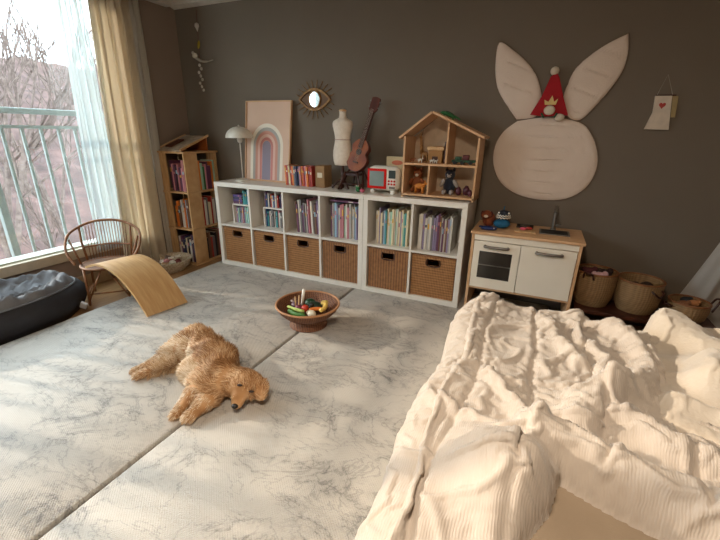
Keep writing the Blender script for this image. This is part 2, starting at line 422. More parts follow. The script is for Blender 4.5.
ORD = ['first', 'second', 'third', 'fourth', 'fifth', 'sixth', 'seventh', 'eighth', 'ninth', 'tenth', 'eleventh', 'twelfth', 'thirteenth', 'fourteenth', 'fifteenth', 'sixteenth', 'seventeenth', 'eighteenth', 'nineteenth', 'twentieth']
def row(x0, x1, yf, z0, hmin, hmax, cols, where, group, tmin=.008, tmax=.017, dp=.2, lean=0):
    x = x0; i = 0
    if lean: x += hmax*math.sin(abs(lean))*(1 if lean < 0 else 0)
    while i < 20:
        th = R.uniform(tmin, tmax)
        if x+th > x1: break
        c = cols[i % len(cols)] if R.random() < .75 else R.choice(cols)
        book(x+th/2, yf+R.uniform(0, .018), z0, th, R.uniform(hmin, hmax), dp*R.uniform(.85, 1), c, f'{c} book {where}, {ORD[i]} from left', group, lean=lean)
        x += th/math.cos(lean)+.0012; i += 1
    return x
# first two cubbies hold a small white step shelf
for k in (0, 1):
    a, b = cub[k]
    t = thing('shelf_insert', ((a+b)/2, -.2, .3935), ['small white shelf insert inside the first cubby, purple books over pastel books', 'small white shelf insert inside the second cubby, dark books above and below'][k], 'shelf insert', 'white shelf inserts')
    MB().box(a+.07, b-.004, -.3, -.05, .558, .57).build('board', white_lam, t)
    for x in (a+.07, b-.016): MB().box(x, x+.012, -.3, -.05, .3937, .558).build('side', white_lam, t)
row(cub[0][0]+.085, cub[0][1]-.02, -.29, .3945, .13, .158, ['pale grey', 'rose', 'lilac', 'mint green', 'pale blue', 'mint green'], 'under the insert of the first cubby', 'books in the first cubby', dp=.18)
for q in range(4):
    book(cub[0][0]+.13, -.29, .5705+q*.021, .019, .1, .17, ['plum', 'purple', 'navy', 'purple'][q], f'{["plum", "purple", "navy", "dark violet"][q]} book lying flat on the first insert, {["bottom", "second", "third", "top"][q]} of its stack', 'books in the first cubby', flat=True)
row(cub[0][0]+.19, cub[0][1]-.008, -.29, .5705, .11, .13, ['teal', 'dark blue', 'teal', 'pale blue'], 'on top of the first insert', 'books in the first cubby', dp=.17)
row(cub[1][0]+.085, cub[1][1]-.018, -.29, .3945, .13, .158, ['dark blue', 'teal', 'rose', 'white', 'grey', 'plum', 'white'], 'under the insert of the second cubby', 'books in the second cubby', dp=.18)
row(cub[1][0]+.075, cub[1][1]-.008, -.29, .5705, .10, .135, ['navy', 'plum', 'dark blue', 'white', 'black', 'red'], 'on top of the second insert', 'books in the second cubby', dp=.17)
row(cub[2][0]+.07, cub[2][1]-.012, -.33, .3935, .22, .29, ['brown', 'plum', 'white', 'grey', 'black', 'white', 'pale grey', 'white', 'lilac', 'rose', 'white', 'grey'], 'in the third cubby', 'books in the third cubby', lean=-.05)
row(cub[3][0]+.06, cub[3][1]-.006, -.33, .3935, .24, .285, ['plum', 'white', 'grey', 'pale blue', 'lilac', 'white', 'plum', 'rose', 'mint green', 'white', 'rose', 'pale grey'], 'in the fourth cubby', 'books in the fourth cubby')
book(cub[3][1]-.15, -.33, .686, .012, .25, .18, 'plum', 'plum book lying flat over the row in the fourth cubby', 'books in the fourth cubby', flat=True)
row(cub[4][0]+.045, cub[4][1]-.01, -.34, .3935, .24, .28, ['white', 'cream', 'lilac', 'cream', 'grey', 'pale blue', 'teal', 'navy', 'white', 'mint green', 'cream', 'white', 'mint green'], 'in the left cubby of the short shelf', 'books in the fifth cubby')
row(cub[5][0]+.03, cub[5][1]-.06, -.34, .3935, .23, .27, ['plum', 'white', 'brown', 'white', 'pale grey', 'white', 'grey', 'lilac', 'lilac', 'lilac', 'white', 'grey'], 'in the right cubby of the short shelf', 'books in the sixth cubby')

# ------------------------------------------------------------------ bookcase tower in the corner
tx0, tx1, ty0, ty1 = -.60, -.25, -.46, -.07
tw = thing('bookcase_tower', ((tx0+tx1)/2, (ty0+ty1)/2, FZ), 'tall square wooden bookcase tower standing in the corner by the curtain', 'bookcase')
lv = [FZ, .30, .645, 1.0]
for i, z in enumerate(lv):
    g = .012
    MB().box(tx0-g, tx1+g, ty0-g, ty1+g, z, z+.016, bev=.002).build('shelf_board', pine, tw)
for i in range(3):
    z0, z1 = lv[i]+.016, lv[i+1]
    for (a, b, c, d) in ((tx0, tx0+.115, ty0, ty0+.014), (tx1-.014, tx1, ty0, ty0+.15), (tx1-.115, tx1, ty1-.014, ty1), (tx0, tx0+.014, ty1-.15, ty1)):
        MB().box(a, b, c, d, z0, z1).build('side_board', pine, tw)
    MB().box(-.44, -.43, ty0+.165, ty1-.10, z0, z1).build('inner_panel', pine, tw)
tc_cols = [['white', 'plum', 'navy', 'grey', 'cream', 'black'], ['orange', 'orange', 'brown', 'white', 'pale blue', 'white'], ['plum', 'pink', 'rose', 'plum', 'black', 'rose']]
for i in range(3):
    z0 = lv[i]+.0165; nm = ['bottom', 'middle', 'top'][i]
    row(tx0+.12, tx1-.017, ty0+.018, z0, .2, .28, tc_cols[i], f'at the front of the corner bookcase, {nm} shelf', f'books on the {nm} shelf of the corner bookcase', dp=.13, tmin=.013, tmax=.026)
    # books facing the shelf side: spine toward +X
    yy = ty0+.158; j = 0
    cc = [['black', 'brown', 'red', 'grey'], ['red', 'white', 'grey', 'cream'], ['orange', 'mint green', 'green', 'pink', 'plum', 'plum']][i]
    while j < 8:
        th = R.uniform(.018, .034)
        if yy+th > ty1-.018: break
        ht = R.uniform(.2, .28); mb = MB(); c = cc[j % len(cc)]
        mb.box(-.15, 0, -th/2, th/2, 0, ht); mb.mi = 1; mb.box(-.149, -.003, -th/2+.002, th/2-.002, ht, ht+.001)
        o = mb.build('book', [BM[c], cream_book], off=(0, 0, 0)); o.location = (tx1-.018, yy+th/2, z0)
        tag(o, f'{c} book in the side of the corner bookcase, {nm} shelf, {ORD[j]} from the board', 'book', f'books on the {nm} shelf of the corner bookcase')
        yy += th+.001; j += 1
# little wooden ramp house on the tower
tt = thing('toy_wooden_ramp', (-.42, -.27, 1.0165), 'small wooden toy lean-to roof with a printed slope on top of the corner bookcase', 'toy')
zb = 1.0165
ry = Euler((0, 0, 0))
def ramp(x0, x1, y0, y1, za, zb_, th):
    return [(x0, y0, za), (x1, y0, za), (x1, y1, zb_), (x0, y1, zb_), (x0, y0, za+th), (x1, y0, za+th), (x1, y1, zb_+th), (x0, y1, zb_+th)]
bf = [(0, 1, 2, 3), (4, 5, 6, 7), (0, 1, 5, 4), (1, 2, 6, 5), (2, 3, 7, 6), (3, 0, 4, 7)]
paint = mat('printed_board', 'bdb09c', .6, var='8e7f70', scale=25)
MB().add(ramp(-.575, -.29, -.45, -.12, zb, zb+.125, .010), bf).build('slope', paint, tt)
for x in (-.592, -.30): MB().add(ramp(x, x+.018, -.455, -.11, zb+.002, zb+.127, .018), bf).build('rail', pine, tt)
MB().box(-.57, -.30, -.13, -.118, zb, zb+.12).build('support', mat('orange_painted_wood', 'b5642b', .6), tt)
MB().add(ramp(-.53, -.45, -.40, -.25, zb+.035, zb+.090, .012), bf).build('cut_out', mat('dark_print', '5a2d1a', .6), tt)

# ------------------------------------------------------------------ on top of the shelves
def on_top(name, x, y, label, cat, group=None): return thing(name, (x, y, KH), label, cat, group)
# lamp
lp = on_top('table_lamp', .19, -.22, 'white metal dome table lamp standing at the left end of the long shelf', 'lamp')
MB().lathe([(0, KH), (.062, KH), (.065, KH+.006), (.06, KH+.016), (.012, KH+.024), (0, KH+.024)], (.19, -.22, 0), 28).build('base', white_metal, lp, smooth='auto')
MB().tube([(.19, -.22, KH+.02), (.19, -.22, 1.19)], .005, 10).build('pole', white_metal, lp, smooth=True)
pr = [(.118*math.cos(a), 1.142+.095*math.sin(a)) for a in [PI/2*i/9 for i in range(10)]]
pi_ = [(.114*math.cos(a), 1.142+.090*math.sin(a)) for a in [PI/2*i/9 for i in range(10)]][::-1]
sh = MB().lathe(pi_+pr, (.19, -.22, 0), 32).build('lamp_shade', white_metal, lp, smooth='auto')
MB().lathe([(0, 1.10), (.018, 1.105), (.024, 1.13), (.014, 1.16), (0, 1.17)], (.19, -.22, 0), 14).build('bulb', mat('frosted_bulb', 'e6e2da', .3), lp, smooth=True)
MB().ell((.19, -.22, 1.243), (.008, .008, .007)).build('finial', white_metal, lp, smooth=True)
# rainbow print, leaning
pt = on_top('framed_print', .385, -.1, 'tall framed print of a pastel rainbow leaning on the wall behind the lamp', 'picture')
X0, X1, ZB, ZT = .14, .63, KH+.001, 1.455
def pl(a, b, d):   # a across, b up along print, d forward
    L = ZT-ZB; tt_ = b/L
    return Vector((a, -.125+.095*tt_ - d, ZB+b))
Hh = ZT-ZB
MB().prism([(X0, 0), (X1, 0), (X1, Hh), (X0, Hh)], pl, -.012).build('backing', birch, pt)
fr_ = MB()
for (a, b, c, d) in ((X0, X1, 0, .012), (X0, X1, Hh-.012, Hh), (X0, X0+.010, .012, Hh-.012), (X1-.010, X1, .012, Hh-.012)):
    fr_.prism([(a, c), (b, c), (b, d), (a, d)], pl, .014)
fr_.build('picture_frame', birch, pt)
prt = MB(); prt.mi = 0; prt.prism([(X0+.01, .012), (X1-.01, .012), (X1-.01, Hh-.012), (X0+.01, Hh-.012)], pl, .002)
pcol = [mat('print_paper', 'd9b9a0', .7, var='cfae97', scale=3)]
arcs = [('e6dccb', .178, .148), ('a7a59c', .148, .122), ('c98f80', .122, .096), ('d9b6a4', .096, .072), ('c6807a', .072, .050), ('8d8493', .046, .0)]
cxp, zc = .375, .30
for i, (c, r1, r2) in enumerate(arcs):
    pcol.append(mat(f'print_arc_{i}', c, .7, var=c)); prt.mi = i+1
    outer = [(cxp+r1*math.cos(a), zc+r1*1.1*math.sin(a)) for a in [PI*k/20 for k in range(21)]]
    inner = [(cxp+r2*math.cos(a), zc+r2*1.1*math.sin(a)) for a in [PI*k/20 for k in range(21)]]
    O = [(cxp+r1, .014)]+outer+[(cxp-r1, .014)]; I = [(cxp+r2, .014)]+inner+[(cxp-r2, .014)]
    n = len(O)
    prt.add([pl(a, b, .003) for a, b in O]+[pl(a, b, .003) for a, b in I], [(k, k+1, n+k+1, n+k) for k in range(n-1)])
prt.build('print', pcol, pt)
# book row + carton
x = .665
cols = ['red', 'orange', 'cream', 'red', 'rose', 'orange', 'grey', 'pale blue', 'navy', 'rose', 'orange', 'red', 'pink', 'orange', 'red', 'cream']
row(.66, .945, -.25, KH+.0005, .158, .165, ['orange', 'red', 'cream', 'red', 'orange', 'grey', 'pale blue', 'navy', 'rose', 'orange', 'red', 'pink', 'orange', 'red', 'cream'], 'in the row topping the long shelf', 'books on top of the long shelf', dp=.13, tmin=.013, tmax=.019, lean=-.06)
t = on_top('storage_carton', 1.0, -.17, 'plain brown cardboard magazine box right of the red and orange books', 'box')
kraft = mat('kraft_card', '94704a', .8)
MB().box(.965, 1.05, -.235, -.11, KH, .945, bev=.002).build('carton_body', kraft, t)
MB().box(.985, 1.03, -.2365, -.2355, .85, .89).build('paper_tag', cream_book, t)
# eye mirror
mt = thing('eye_mirror', (.842, -.02, 1.455), 'gilded eye-shaped wall mirror with radiating lashes above the books', 'mirror')
mc = (.842, 1.457)
def wl(a, b, d): return Vector((a, -.004-d, b))
def lens(w, h, n=20):
    top = [(mc[0]-w+2*w*k/n, mc[1]+h*math.sin(PI*k/n)**.85) for k in range(n+1)]
    bot = [(mc[0]+w-2*w*k/n, mc[1]-h*math.sin(PI*k/n)**.85) for k in range(1, n)]
    return top+bot
ol, il = lens(.155, .088), lens(.135, .070)
n = len(ol); rg = MB()
rg.add([wl(a, b, .0) for a, b in ol]+[wl(a, b, .02) for a, b in ol]+[wl(a, b, .02) for a, b in il]+[wl(a, b, .0) for a, b in il],
       [(k, (k+1) % n, n+(k+1) % n, n+k) for k in range(n)]+[(n+k, n+(k+1) % n, 2*n+(k+1) % n, 2*n+k) for k in range(n)]+[(2*n+k, 2*n+(k+1) % n, 3*n+(k+1) % n, 3*n+k) for k in range(n)])
rg.build('outer_frame', gold, mt, smooth='auto')
rm_ = MB().lathe([(.058, .0), (.072, .0), (.075, .012), (.068, .022), (.058, .016), (.058, .0)], (mc[0], -.004, mc[1]), 28, sx=.85, rot=Matrix.Rotation(PI/2, 3, 'X'), caps=False).build('inner_ring', gold, mt, smooth=True)
MB().prism(lens(.13, .068), wl, .008).build('eye_white_panel', mat('bronzed_panel', '5c3d20', .5, .4), mt)
MB().lathe([(0, .010), (.058, .010), (.058, .014), (0, .014)], (mc[0], -.004, mc[1]), 28, sx=.85, rot=Matrix.Rotation(PI/2, 3, 'X')).build('mirror_glass', mirror_m, mt)
for k in range(22):
    a = 2*PI*k/22; ca, sa = math.cos(a), math.sin(a)
    p0 = (mc[0]+ca*(.10 if abs(ca) < .9 else .15), mc[1]+sa*.085)
    if abs(sa) < .2: continue
    p1 = (mc[0]+ca*.19, mc[1]+sa*.150)
    MB().tube([wl(p0[0], p0[1], .006), wl(p1[0], p1[1], .006)], [.004, .0025], 6).build('lash', gold, mt, smooth=True)
# mannequin
mn = on_top('dress_form', 1.2, -.2, 'child-size cream linen dress form on a wooden stand beside the ukulele', 'mannequin')
prof = [(0, .955), (.066, .957), (.075, .985), (.080, 1.03), (.078, 1.07), (.070, 1.11), (.0625, 1.15), (.065, 1.18), (.073, 1.215), (.081, 1.245), (.083, 1.268), (.076, 1.285), (.052, 1.298), (.032, 1.308), (.027, 1.33), (.027, 1.355), (0, 1.357)]
MB().lathe(prof, (1.2, -.2, 0), 30, sx=1.0, sy=.72).build('torso', linen, mn, smooth=True)
MB().lathe([(.027, 1.355), (.030, 1.36), (.024, 1.368), (0, 1.372)], (1.2, -.2, 0), 20).build('neck_cap', birch, mn, smooth=True)
MB().tube([(1.2+.0655*math.cos(a), -.2+.0475*math.sin(a), 1.15) for a in [2*PI*k/28 for k in range(28)]], .0025, 6, closed=True).build('waist_ribbon', mat('rose_ribbon', 'a8796a', .7), mn, smooth=True)
MB().tube([(1.2, -.2, KH+.01), (1.2, -.2, .957)], .012, 10).build('pole', darkwood, mn, smooth=True)
for k in range(3):
    a = PI/2+2*PI*k/3
    MB().tube(bez([(1.2, -.2, KH+.075), (1.2+.04*math.cos(a), -.2+.04*math.sin(a), KH+.06), (1.2+.085*math.cos(a), -.2+.085*math.sin(a), KH+.008)], 5), .008, 8).build('foot', darkwood, mn, smooth=True)
# ukulele
ub = Vector((1.318, -.20, .925)); ut = Vector((1.437, -.075, 1.42)); ud = (ut-ub).normalized()
ur = Vector((1, 0, 0)); ur = (ur-ud*ur.dot(ud)).normalized(); uf = ur.cross(ud).normalized()
if uf.y > 0: uf = -uf
def up(a, b, d): return ub+ur*a+ud*b+uf*d
uk = thing('ukulele', tuple(ub), 'red-brown wooden ukulele leaning upright between the dress form and the toy oven', 'ukulele')
def body_out(s=1, n=40):
    o = []
    for k in range(n):
        a = 2*PI*k/n; yb = .115*math.sin(a)+.10
        w_ = .082*math.sqrt(max(0, math.cos(a)**2)) if False else 0
        tq = (yb-(-.015))/.23
        wid = .088*(math.sin(PI*min(max(tq, 0), 1))**.45)*(1-.20*math.exp(-((tq-.60)/.13)**2)-.17*tq)
        o.append((wid*s*(1 if math.cos(a) >= 0 else -1), yb))
    return o
def body_out():
    L = []
    for k in range(25):
        tq = k/24; wid = .098*(math.sin(PI*(.02+.96*tq))**.5)*(1-.30*math.exp(-((tq-.58)/.12)**2)-.14*tq); L.append((wid, -.015+.25*tq))
    return L+[(-a, b) for a, b in L[::-1]]
MB().prism(body_out(), up, .05).build('body', redwood, uk, smooth=False)
MB().prism([(a*.96, b*.985+.002) for a, b in body_out()], lambda a, b, d: up(a, b, .05+d), .0015).build('soundboard', mat('soundboard_wood', '98521f', .45, var='702f12', scale=15), uk)
hole = [(.024*math.cos(2*PI*k/20), .135+.024*math.sin(2*PI*k/20)) for k in range(20)]
MB().prism(hole, lambda a, b, d: up(a, b, .0516+d), .0008).build('sound_hole', black, uk)
MB().prism([(-.022, .048), (.022, .048), (.022, .060), (-.022, .060)], lambda a, b, d: up(a, b, .0516+d), .006).build('bridge', darkwood, uk)
MB().prism([(-.019, .225), (.019, .225), (.016, .44), (-.016, .44)], lambda a, b, d: up(a, b, .035+d), .018).build('neck', redwood, uk)
MB().prism([(-.018, .165), (.018, .165), (.0155, .44), (-.0155, .44)], lambda a, b, d: up(a, b, .053+d), .004).build('fretboard', darkwood, uk)
MB().prism([(-.017, .44), (.017, .44), (.034, .46), (.034, .545), (.012, .552), (-.012, .552), (-.034, .545), (-.034, .46)], lambda a, b, d: up(a, b, .036+d), .012).build('headstock', redwood, uk)
for k, (a, b) in enumerate(((-.038, .478), (.038, .478), (-.038, .52), (.038, .52))):
    MB().ell(up(a, b, .042), (.008, .006, .006)).build('tuning_peg', chrome, uk, smooth=True)
for k in range(4):
    a = -.0105+.007*k
    MB().tube([up(a*1.2, .055, .0585), up(a, .46, .0585)], .0006, 4).build('string', cream_book, uk)
us = on_top('ukulele_stand', 1.3, -.2, 'dark wooden folding stand carrying the ukulele', 'stand')
for s in (-1, 1):
    MB().tube([(1.31+s*.02, -.145, .98), (1.31+s*.07, -.20, .90), (1.31+s*.095, -.255, KH+.008), (1.31+s*.095, -.30, KH+.012), (1.31+s*.05, -.27, .915)], .009, 8).build('front_leg', darkwood, us, smooth=True)
    MB().tube([(1.31+s*.02, -.145, .98), (1.31+s*.08, -.06, KH+.008)], .0075, 8).build('rear_leg', darkwood, us, smooth=True)
MB().box(1.24, 1.38, -.275, -.17, .888, .905, bev=.003).build('cradle', darkwood, us)
MB().tube([(1.225, -.255, .82), (1.395, -.255, .82)], .007, 8).build('cross_bar', darkwood, us, smooth=True)
# knick-knacks at the foot of the ukulele
def blob(name, parts, m, label, cat, loc, group=None, extra=None):
    mb = MB()
    for p in parts:
        c, r = p[0], p[1]; mb.ell((loc[0]+c[0], loc[1]+c[1], loc[2]+c[2]), r, p[2] if len(p) > 2 else None)
    if extra is None: return tag(mb.build(name, m, off=loc, smooth=True), label, cat, group)
    t = thing(name, loc, label, cat, group); mb.build('body', m, t, smooth=True)
    for nm, ps, mm in extra:
        mb = MB()
        for p in ps: mb.ell((loc[0]+p[0][0], loc[1]+p[0][1], loc[2]+p[0][2]), p[1], p[2] if len(p) > 2 else None)
        mb.build(nm, mm, t, smooth=True)
    return t
grn = mat('green_toy', '2f7a45', .5); dgr = mat('dark_green_toy', '1f4a30', .6); pnk = mat('pink_toy', 'c05a72', .5)
blob('toy_frog', [((0, 0, .018), (.022, .028, .018)), ((0, -.018, .038), (.016, .014, .012))], grn, 'tiny green toy frog under the front of the ukulele', 'toy', (1.385, -.29, KH), extra=[('eye', [((-.008, -.026, .048), .005)], cream_book), ('eye', [((.008, -.026, .048), .005)], cream_book)])
blob('toy_block', [((0, 0, .016), (.02, .02, .016))], pnk, 'small pink toy ball beside the tiny green frog', 'toy', (1.425, -.31, KH))
# toy oven
tv = on_top('toy_oven', 1.575, -.25, 'white rounded toy oven with a red framed screen, left of the dollhouse', 'toy')
wp = mat('white_toy_plastic', 'efeae0', .4); rp = mat('red_toy_plastic', 'd01208', .6, spec=.2)
MB().box(1.447, 1.703, -.29, -.17, .792, .972, bev=.045).build('casing', wp, tv, smooth=True)
MB().box(1.460, 1.612, -.297, -.286, .808, .955, bev=.008).build('door', rp, tv, smooth='auto')
MB().box(1.478, 1.594, -.2995, -.296, .828, .937, bev=.003).build('screen', mat('grey_screen', '8e9b98', .2, var='7b8a88', scale=8), tv)
MB().box(1.628, 1.682, -.2945, -.288, .888, .946, bev=.004).build('keypad', mat('dark_green_panel', '27332f', .4), tv)
for k in range(3):
    for j in range(2): MB().ell((1.632+k*.022, -.293, .868-j*.022), (.008, .005, .007)).build('button', rp, tv, smooth=True)
MB().box(1.635, 1.682, -.294, -.288, .812, .828, bev=.003).build('display', dark_metal, tv)
for x in (1.49, 1.655): MB().box(x-.018, x+.018, -.275, -.185, KH, .80, bev=.006).build('foot', wp, tv)
MB().lathe([(0, 0), (.02, 0), (.02, .014), (0, .016)], (1.452, -.225, .875), 18, rot=Matrix.Rotation(-PI/2, 3, 'Y')).build('side_knob', rp, tv, smooth='auto')
o = thing('picture_book', (1.625, -.1, KH), 'cream picture book with an orange cover motif standing behind the toy oven', 'book')
MB().box(1.54, 1.715, -.115, -.095, KH, 1.035, bev=.002).build('cover', mat('cream_cover', 'cdb88f', .6), o)
MB().lathe([(0, 0), (.03, 0), (.03, .001), (0, .001)], (1.63, -.1152, .99), 20, sx=1.5, sy=.6, rot=Matrix.Rotation(PI/2, 3, 'X')).build('cover_motif', mat('orange_print', 'c96a4a', .6), o)

# ------------------------------------------------------------------ dollhouse
dh = on_top('dollhouse', 2.005, -.21, 'open wooden dollhouse of four rooms with a gable roof on the short shelf', 'dollhouse')
DY0, DY1 = -.33, -.09; xa, xb, za, zm, zr, xap, zap = 1.745, 2.262, KH, 1.003, 1.19, 1.935, 1.335
th = .014
MB().box(xa, xb, DY0, DY1, za+.012, za+.012+th, bev=.001).build('ground_floor', birch, dh)
for x in (xa, xb-th): MB().box(x, x+th, DY0, DY1, za, zr-.005, bev=.001).build('side_wall', birch, dh)
MB().box(xa+th, xb-th, DY0+.003, DY1, zm-th/2, zm+th/2).build('upper_floor', birch, dh)
MB().box(1.932, 1.944, DY0+.003, DY1-.004, za+.026, zm-th/2).build('lower_partition', birch, dh)
zp = zap-(2.05-xap)/(xb-xap)*(zap-zr)
MB().box(2.044, 2.056, DY0+.003, DY1-.004, zm+th/2, zp-.008).build('upper_partition', birch, dh)
def roof(x0, z0, x1, z1):
    d = Vector((x1-x0, 0, z1-z0)); nrm = Vector((-d.z, 0, d.x)).normalized()*th
    if nrm.z < 0: nrm = -nrm
    P = [Vector((x0, 0, z0)), Vector((x1, 0, z1))]
    vs = []
    for y in (DY0-.008, DY1):
        for p in (P[0], P[1], P[1]+nrm, P[0]+nrm): vs.append((p.x, y, p.z))
    MB().add(vs, [(0, 1, 2, 3), (7, 6, 5, 4), (0, 4, 5, 1), (1, 5, 6, 2), (2, 6, 7, 3), (3, 7, 4, 0)]).build('roof_board', birch, dh)
sl = (zap-zr)/(xap-xa); roof(xa-.028, zr-.028*sl, xap, zap)
sr = (zap-zr)/(xb-xap); roof(xap, zap, xb+.022, zr-.022*sr)
MB().prism([(xa+th, za+.026), (xb-th, za+.026), (xb-th, zr), (xap, zap-.001), (xa+th, zr)], lambda a, b, d: Vector((a, DY1-.001-d, b)), .004).build('back_panel', mat('pale_back_board', 'c8b195', .6), dh)
# toys in the dollhouse
def animal(name, x, y, z, L, Hh, m, label, group='toys in the dollhouse', neck=.0, ears=.3, cat='toy', m2=None, horns=False, fx=1):
    """standing toy animal of body length L and back height Hh, facing fx"""
    t = thing(name, (x, y, z), label, cat, group); r = Hh*.26
    b = MB().ell((x, y, z+Hh*.68), (L*.42, r*.9, r))
    nx = x+fx*L*.36; hz = z+Hh*.85+neck
    b.tube([(nx-fx*L*.06, y, z+Hh*.72), (nx+fx*L*.06, y, z+Hh*.85+neck*.5), (nx+fx*L*.1, y, hz)], [r*.75, r*.5, r*.42], 8)
    b.ell((nx+fx*L*.16, y, hz+.002), (L*.16, r*.5, r*.5))
    b.build('body', m, t, smooth=True)
    for sx in (-1, 1):
        for sy in (-1, 1):
            MB().tube([(x+sx*L*.28, y+sy*r*.5, z+Hh*.65), (x+sx*L*.29, y+sy*r*.55, z)], [r*.38, r*.26], 7).build('leg', m, t, smooth=True)
    for sy in (-1, 1):
        MB().ell((nx+fx*L*.08, y+sy*r*.4, hz+r*.5+ears*r), (r*.14, r*.16, r*(.25+ears))).build('ear', m2 or m, t, smooth=True)
        if horns: MB().tube([(nx+fx*L*.06, y+sy*r*.2, hz+r*.4), (nx, y+sy*r*.6, hz+r*1.6), (nx+fx*L*.03, y+sy*r*1.1, hz+r*2.5)], [.002, .0018, .001], 5).build('antler', darkwood, t, smooth=True)
    MB().tube([(x-fx*L*.4, y, z+Hh*.75), (x-fx*L*.5, y, z+Hh*.6)], [.003, .002], 5).build('tail', m, t, smooth=True)
    return t
tan = mat('tan_toy', 'b58a55', .6, var='6a4526', scale=60); brn = mat('brown_toy', '8a4a22', .7); org = mat('orange_toy', 'd08230', .6); wht = mat('white_toy', 'd8d2c6', .6); drk = mat('dark_navy_plush', '161b2b', .95, sheen=.3); drd = mat('dark_red_toy', '5a2226', .6); lb = mat('light_brown_block', 'a3743c', .55)
zf2, zf1 = zm+th/2+.0005, za+.0265
animal('toy_giraffe', 1.865, -.20, zf2, .07, .08, tan, 'tall spotted giraffe toy standing in the upper left dollhouse room', neck=.10, horns=True, fx=-1)
t = thing('toy_barn', (1.96, -.2, zf2), 'brown wooden block barn beside the giraffe in the upper left dollhouse room', 'toy', 'toys in the dollhouse')
MB().box(1.905, 2.005, -.25, -.13, zf2, zf2+.085, bev=.003).build('barn_wall', lb, t)
MB().box(1.895, 2.015, -.258, -.122, zf2+.085, zf2+.112, bev=.004).build('barn_roof', pine, t)
MB().box(1.935, 1.975, -.2515, -.249, zf2, zf2+.045).build('barn_door', darkwood, t)
MB().box(2.012, 2.04, -.24, -.20, zf2, zf2+.145, bev=.004).build('tower', darkwood, t)
animal('toy_rabbit', 1.862, -.29, zf2, .035, .032, wht, 'small white rabbit toy at the giraffe feet', ears=1.5)
animal('toy_fox', 1.80, -.28, zf2, .04, .03, brn, 'small brown fox toy near the left wall of the upper room')
animal('toy_lamb', 1.945, -.295, zf2, .03, .028, wht, 'tiny white lamb toy in front of the block barn')
animal('toy_calf', 1.975, -.30, zf2, .026, .026, wht, 'smallest white toy animal right of the tiny lamb')
t = thing('toy_train', (2.15, -.25, zf2), 'dark toy train with little wheels in the upper right dollhouse room', 'toy', 'toys in the dollhouse')
MB().box(2.08, 2.235, -.28, -.22, zf2+.014, zf2+.03, bev=.003).box(2.10, 2.14, -.275, -.225, zf2+.03, zf2+.05, bev=.003).build('chassis', dgr, t)
MB().box(2.15, 2.19, -.275, -.225, zf2+.03, zf2+.062, bev=.004).build('cab', drd, t)
for x in (2.10, 2.15, 2.205):
    MB().lathe([(0, -.032), (.012, -.032), (.012, .032), (0, .032)], (x, -.25, zf2+.0125), 14, rot=Matrix.Rotation(PI/2, 3, 'X')).build('wheel', black, t)
def bear(name, x, y, z, H, m, label, group='toys in the dollhouse', m2=None, face=None):
    t = thing(name, (x, y, z), label, 'plush toy', group)
    MB().ell((x, y, z+H*.33), (H*.24, H*.2, H*.33)).ell((x, y-H*.02, z+H*.74), (H*.2, H*.18, H*.19)).build('body', m, t, smooth=True)
    for s in (-1, 1):
        MB().ell((x+s*H*.14, y, z+H*.93), (H*.06, H*.04, H*.08)).build('ear', m, t, smooth=True)
        MB().ell((x+s*H*.26, y-H*.1, z+H*.42), (H*.08, H*.08, H*.2), Euler((.4, s*-.5, 0))).build('arm', m2 or m, t, smooth=True)
        MB().ell((x+s*H*.14, y-H*.22, z+H*.10), (H*.09, H*.18, H*.10)).build('leg', m2 or m, t, smooth=True)
        MB().ell((x+s*H*.07, y-H*.19, z+H*.77), H*.02).build('eye', face or black, t, smooth=True)
    MB().ell((x, y-H*.19, z+H*.70), (H*.08, H*.06, H*.06)).build('muzzle', m2 or cream_book, t, smooth=True)
    return t
bear('toy_bear', 1.826, -.2, zf1, .175, brn, 'large brown bear toy standing in the lower left dollhouse room')
animal('toy_lion', 1.865, -.28, zf1, .09, .075, org, 'orange lion cub toy in front of the brown bear', neck=.005)
bear('plush_cat', 2.065, -.21, zf1, .185, drk, 'dark navy plush cat with pale arms seated in the lower right dollhouse room', m2=mat('pale_plush', 'a39a94', .9), face=wht)
for k, (x, y, r, l) in enumerate(((2.14, -.24, .028, 'left'), (2.19, -.22, .032, 'middle'), (2.225, -.27, .022, 'right'))):
    blob('toy_berry', [((0, 0, r), (r*.8, r*.8, r)), ((0, 0, r*2), (r*.4, r*.4, r*.2))], mat('dark_berry', '4f1f2b', .5), f'dark red round toy, {l} of the three beside the plush cat', 'toy', (x, y, zf1), 'toys in the dollhouse')
# green toy on the roof
zrf = lambda x: zap-(x-xap)*sr+th/math.cos(math.atan(sr))
blob('toy_dinosaur', [((0, 0, .016), (.055, .02, .012), Euler((0, math.atan(sr), 0))), ((-.045, 0, .030), (.02, .012, .012)), ((.05, 0, .000), (.035, .008, .006), Euler((0, .5, 0)))], grn, 'green toy lizard lying along the dollhouse roof', 'toy', (2.02, -.2, zrf(2.02)), extra=[('leg', [((-.03, -.02, .014), (.006, .012, .012))], grn), ('leg', [((.03, -.02, -.006), (.006, .012, .012))], grn), ('crest', [((0, 0, .028), (.03, .004, .008), Euler((0, math.atan(sr), 0)))], dgr)])

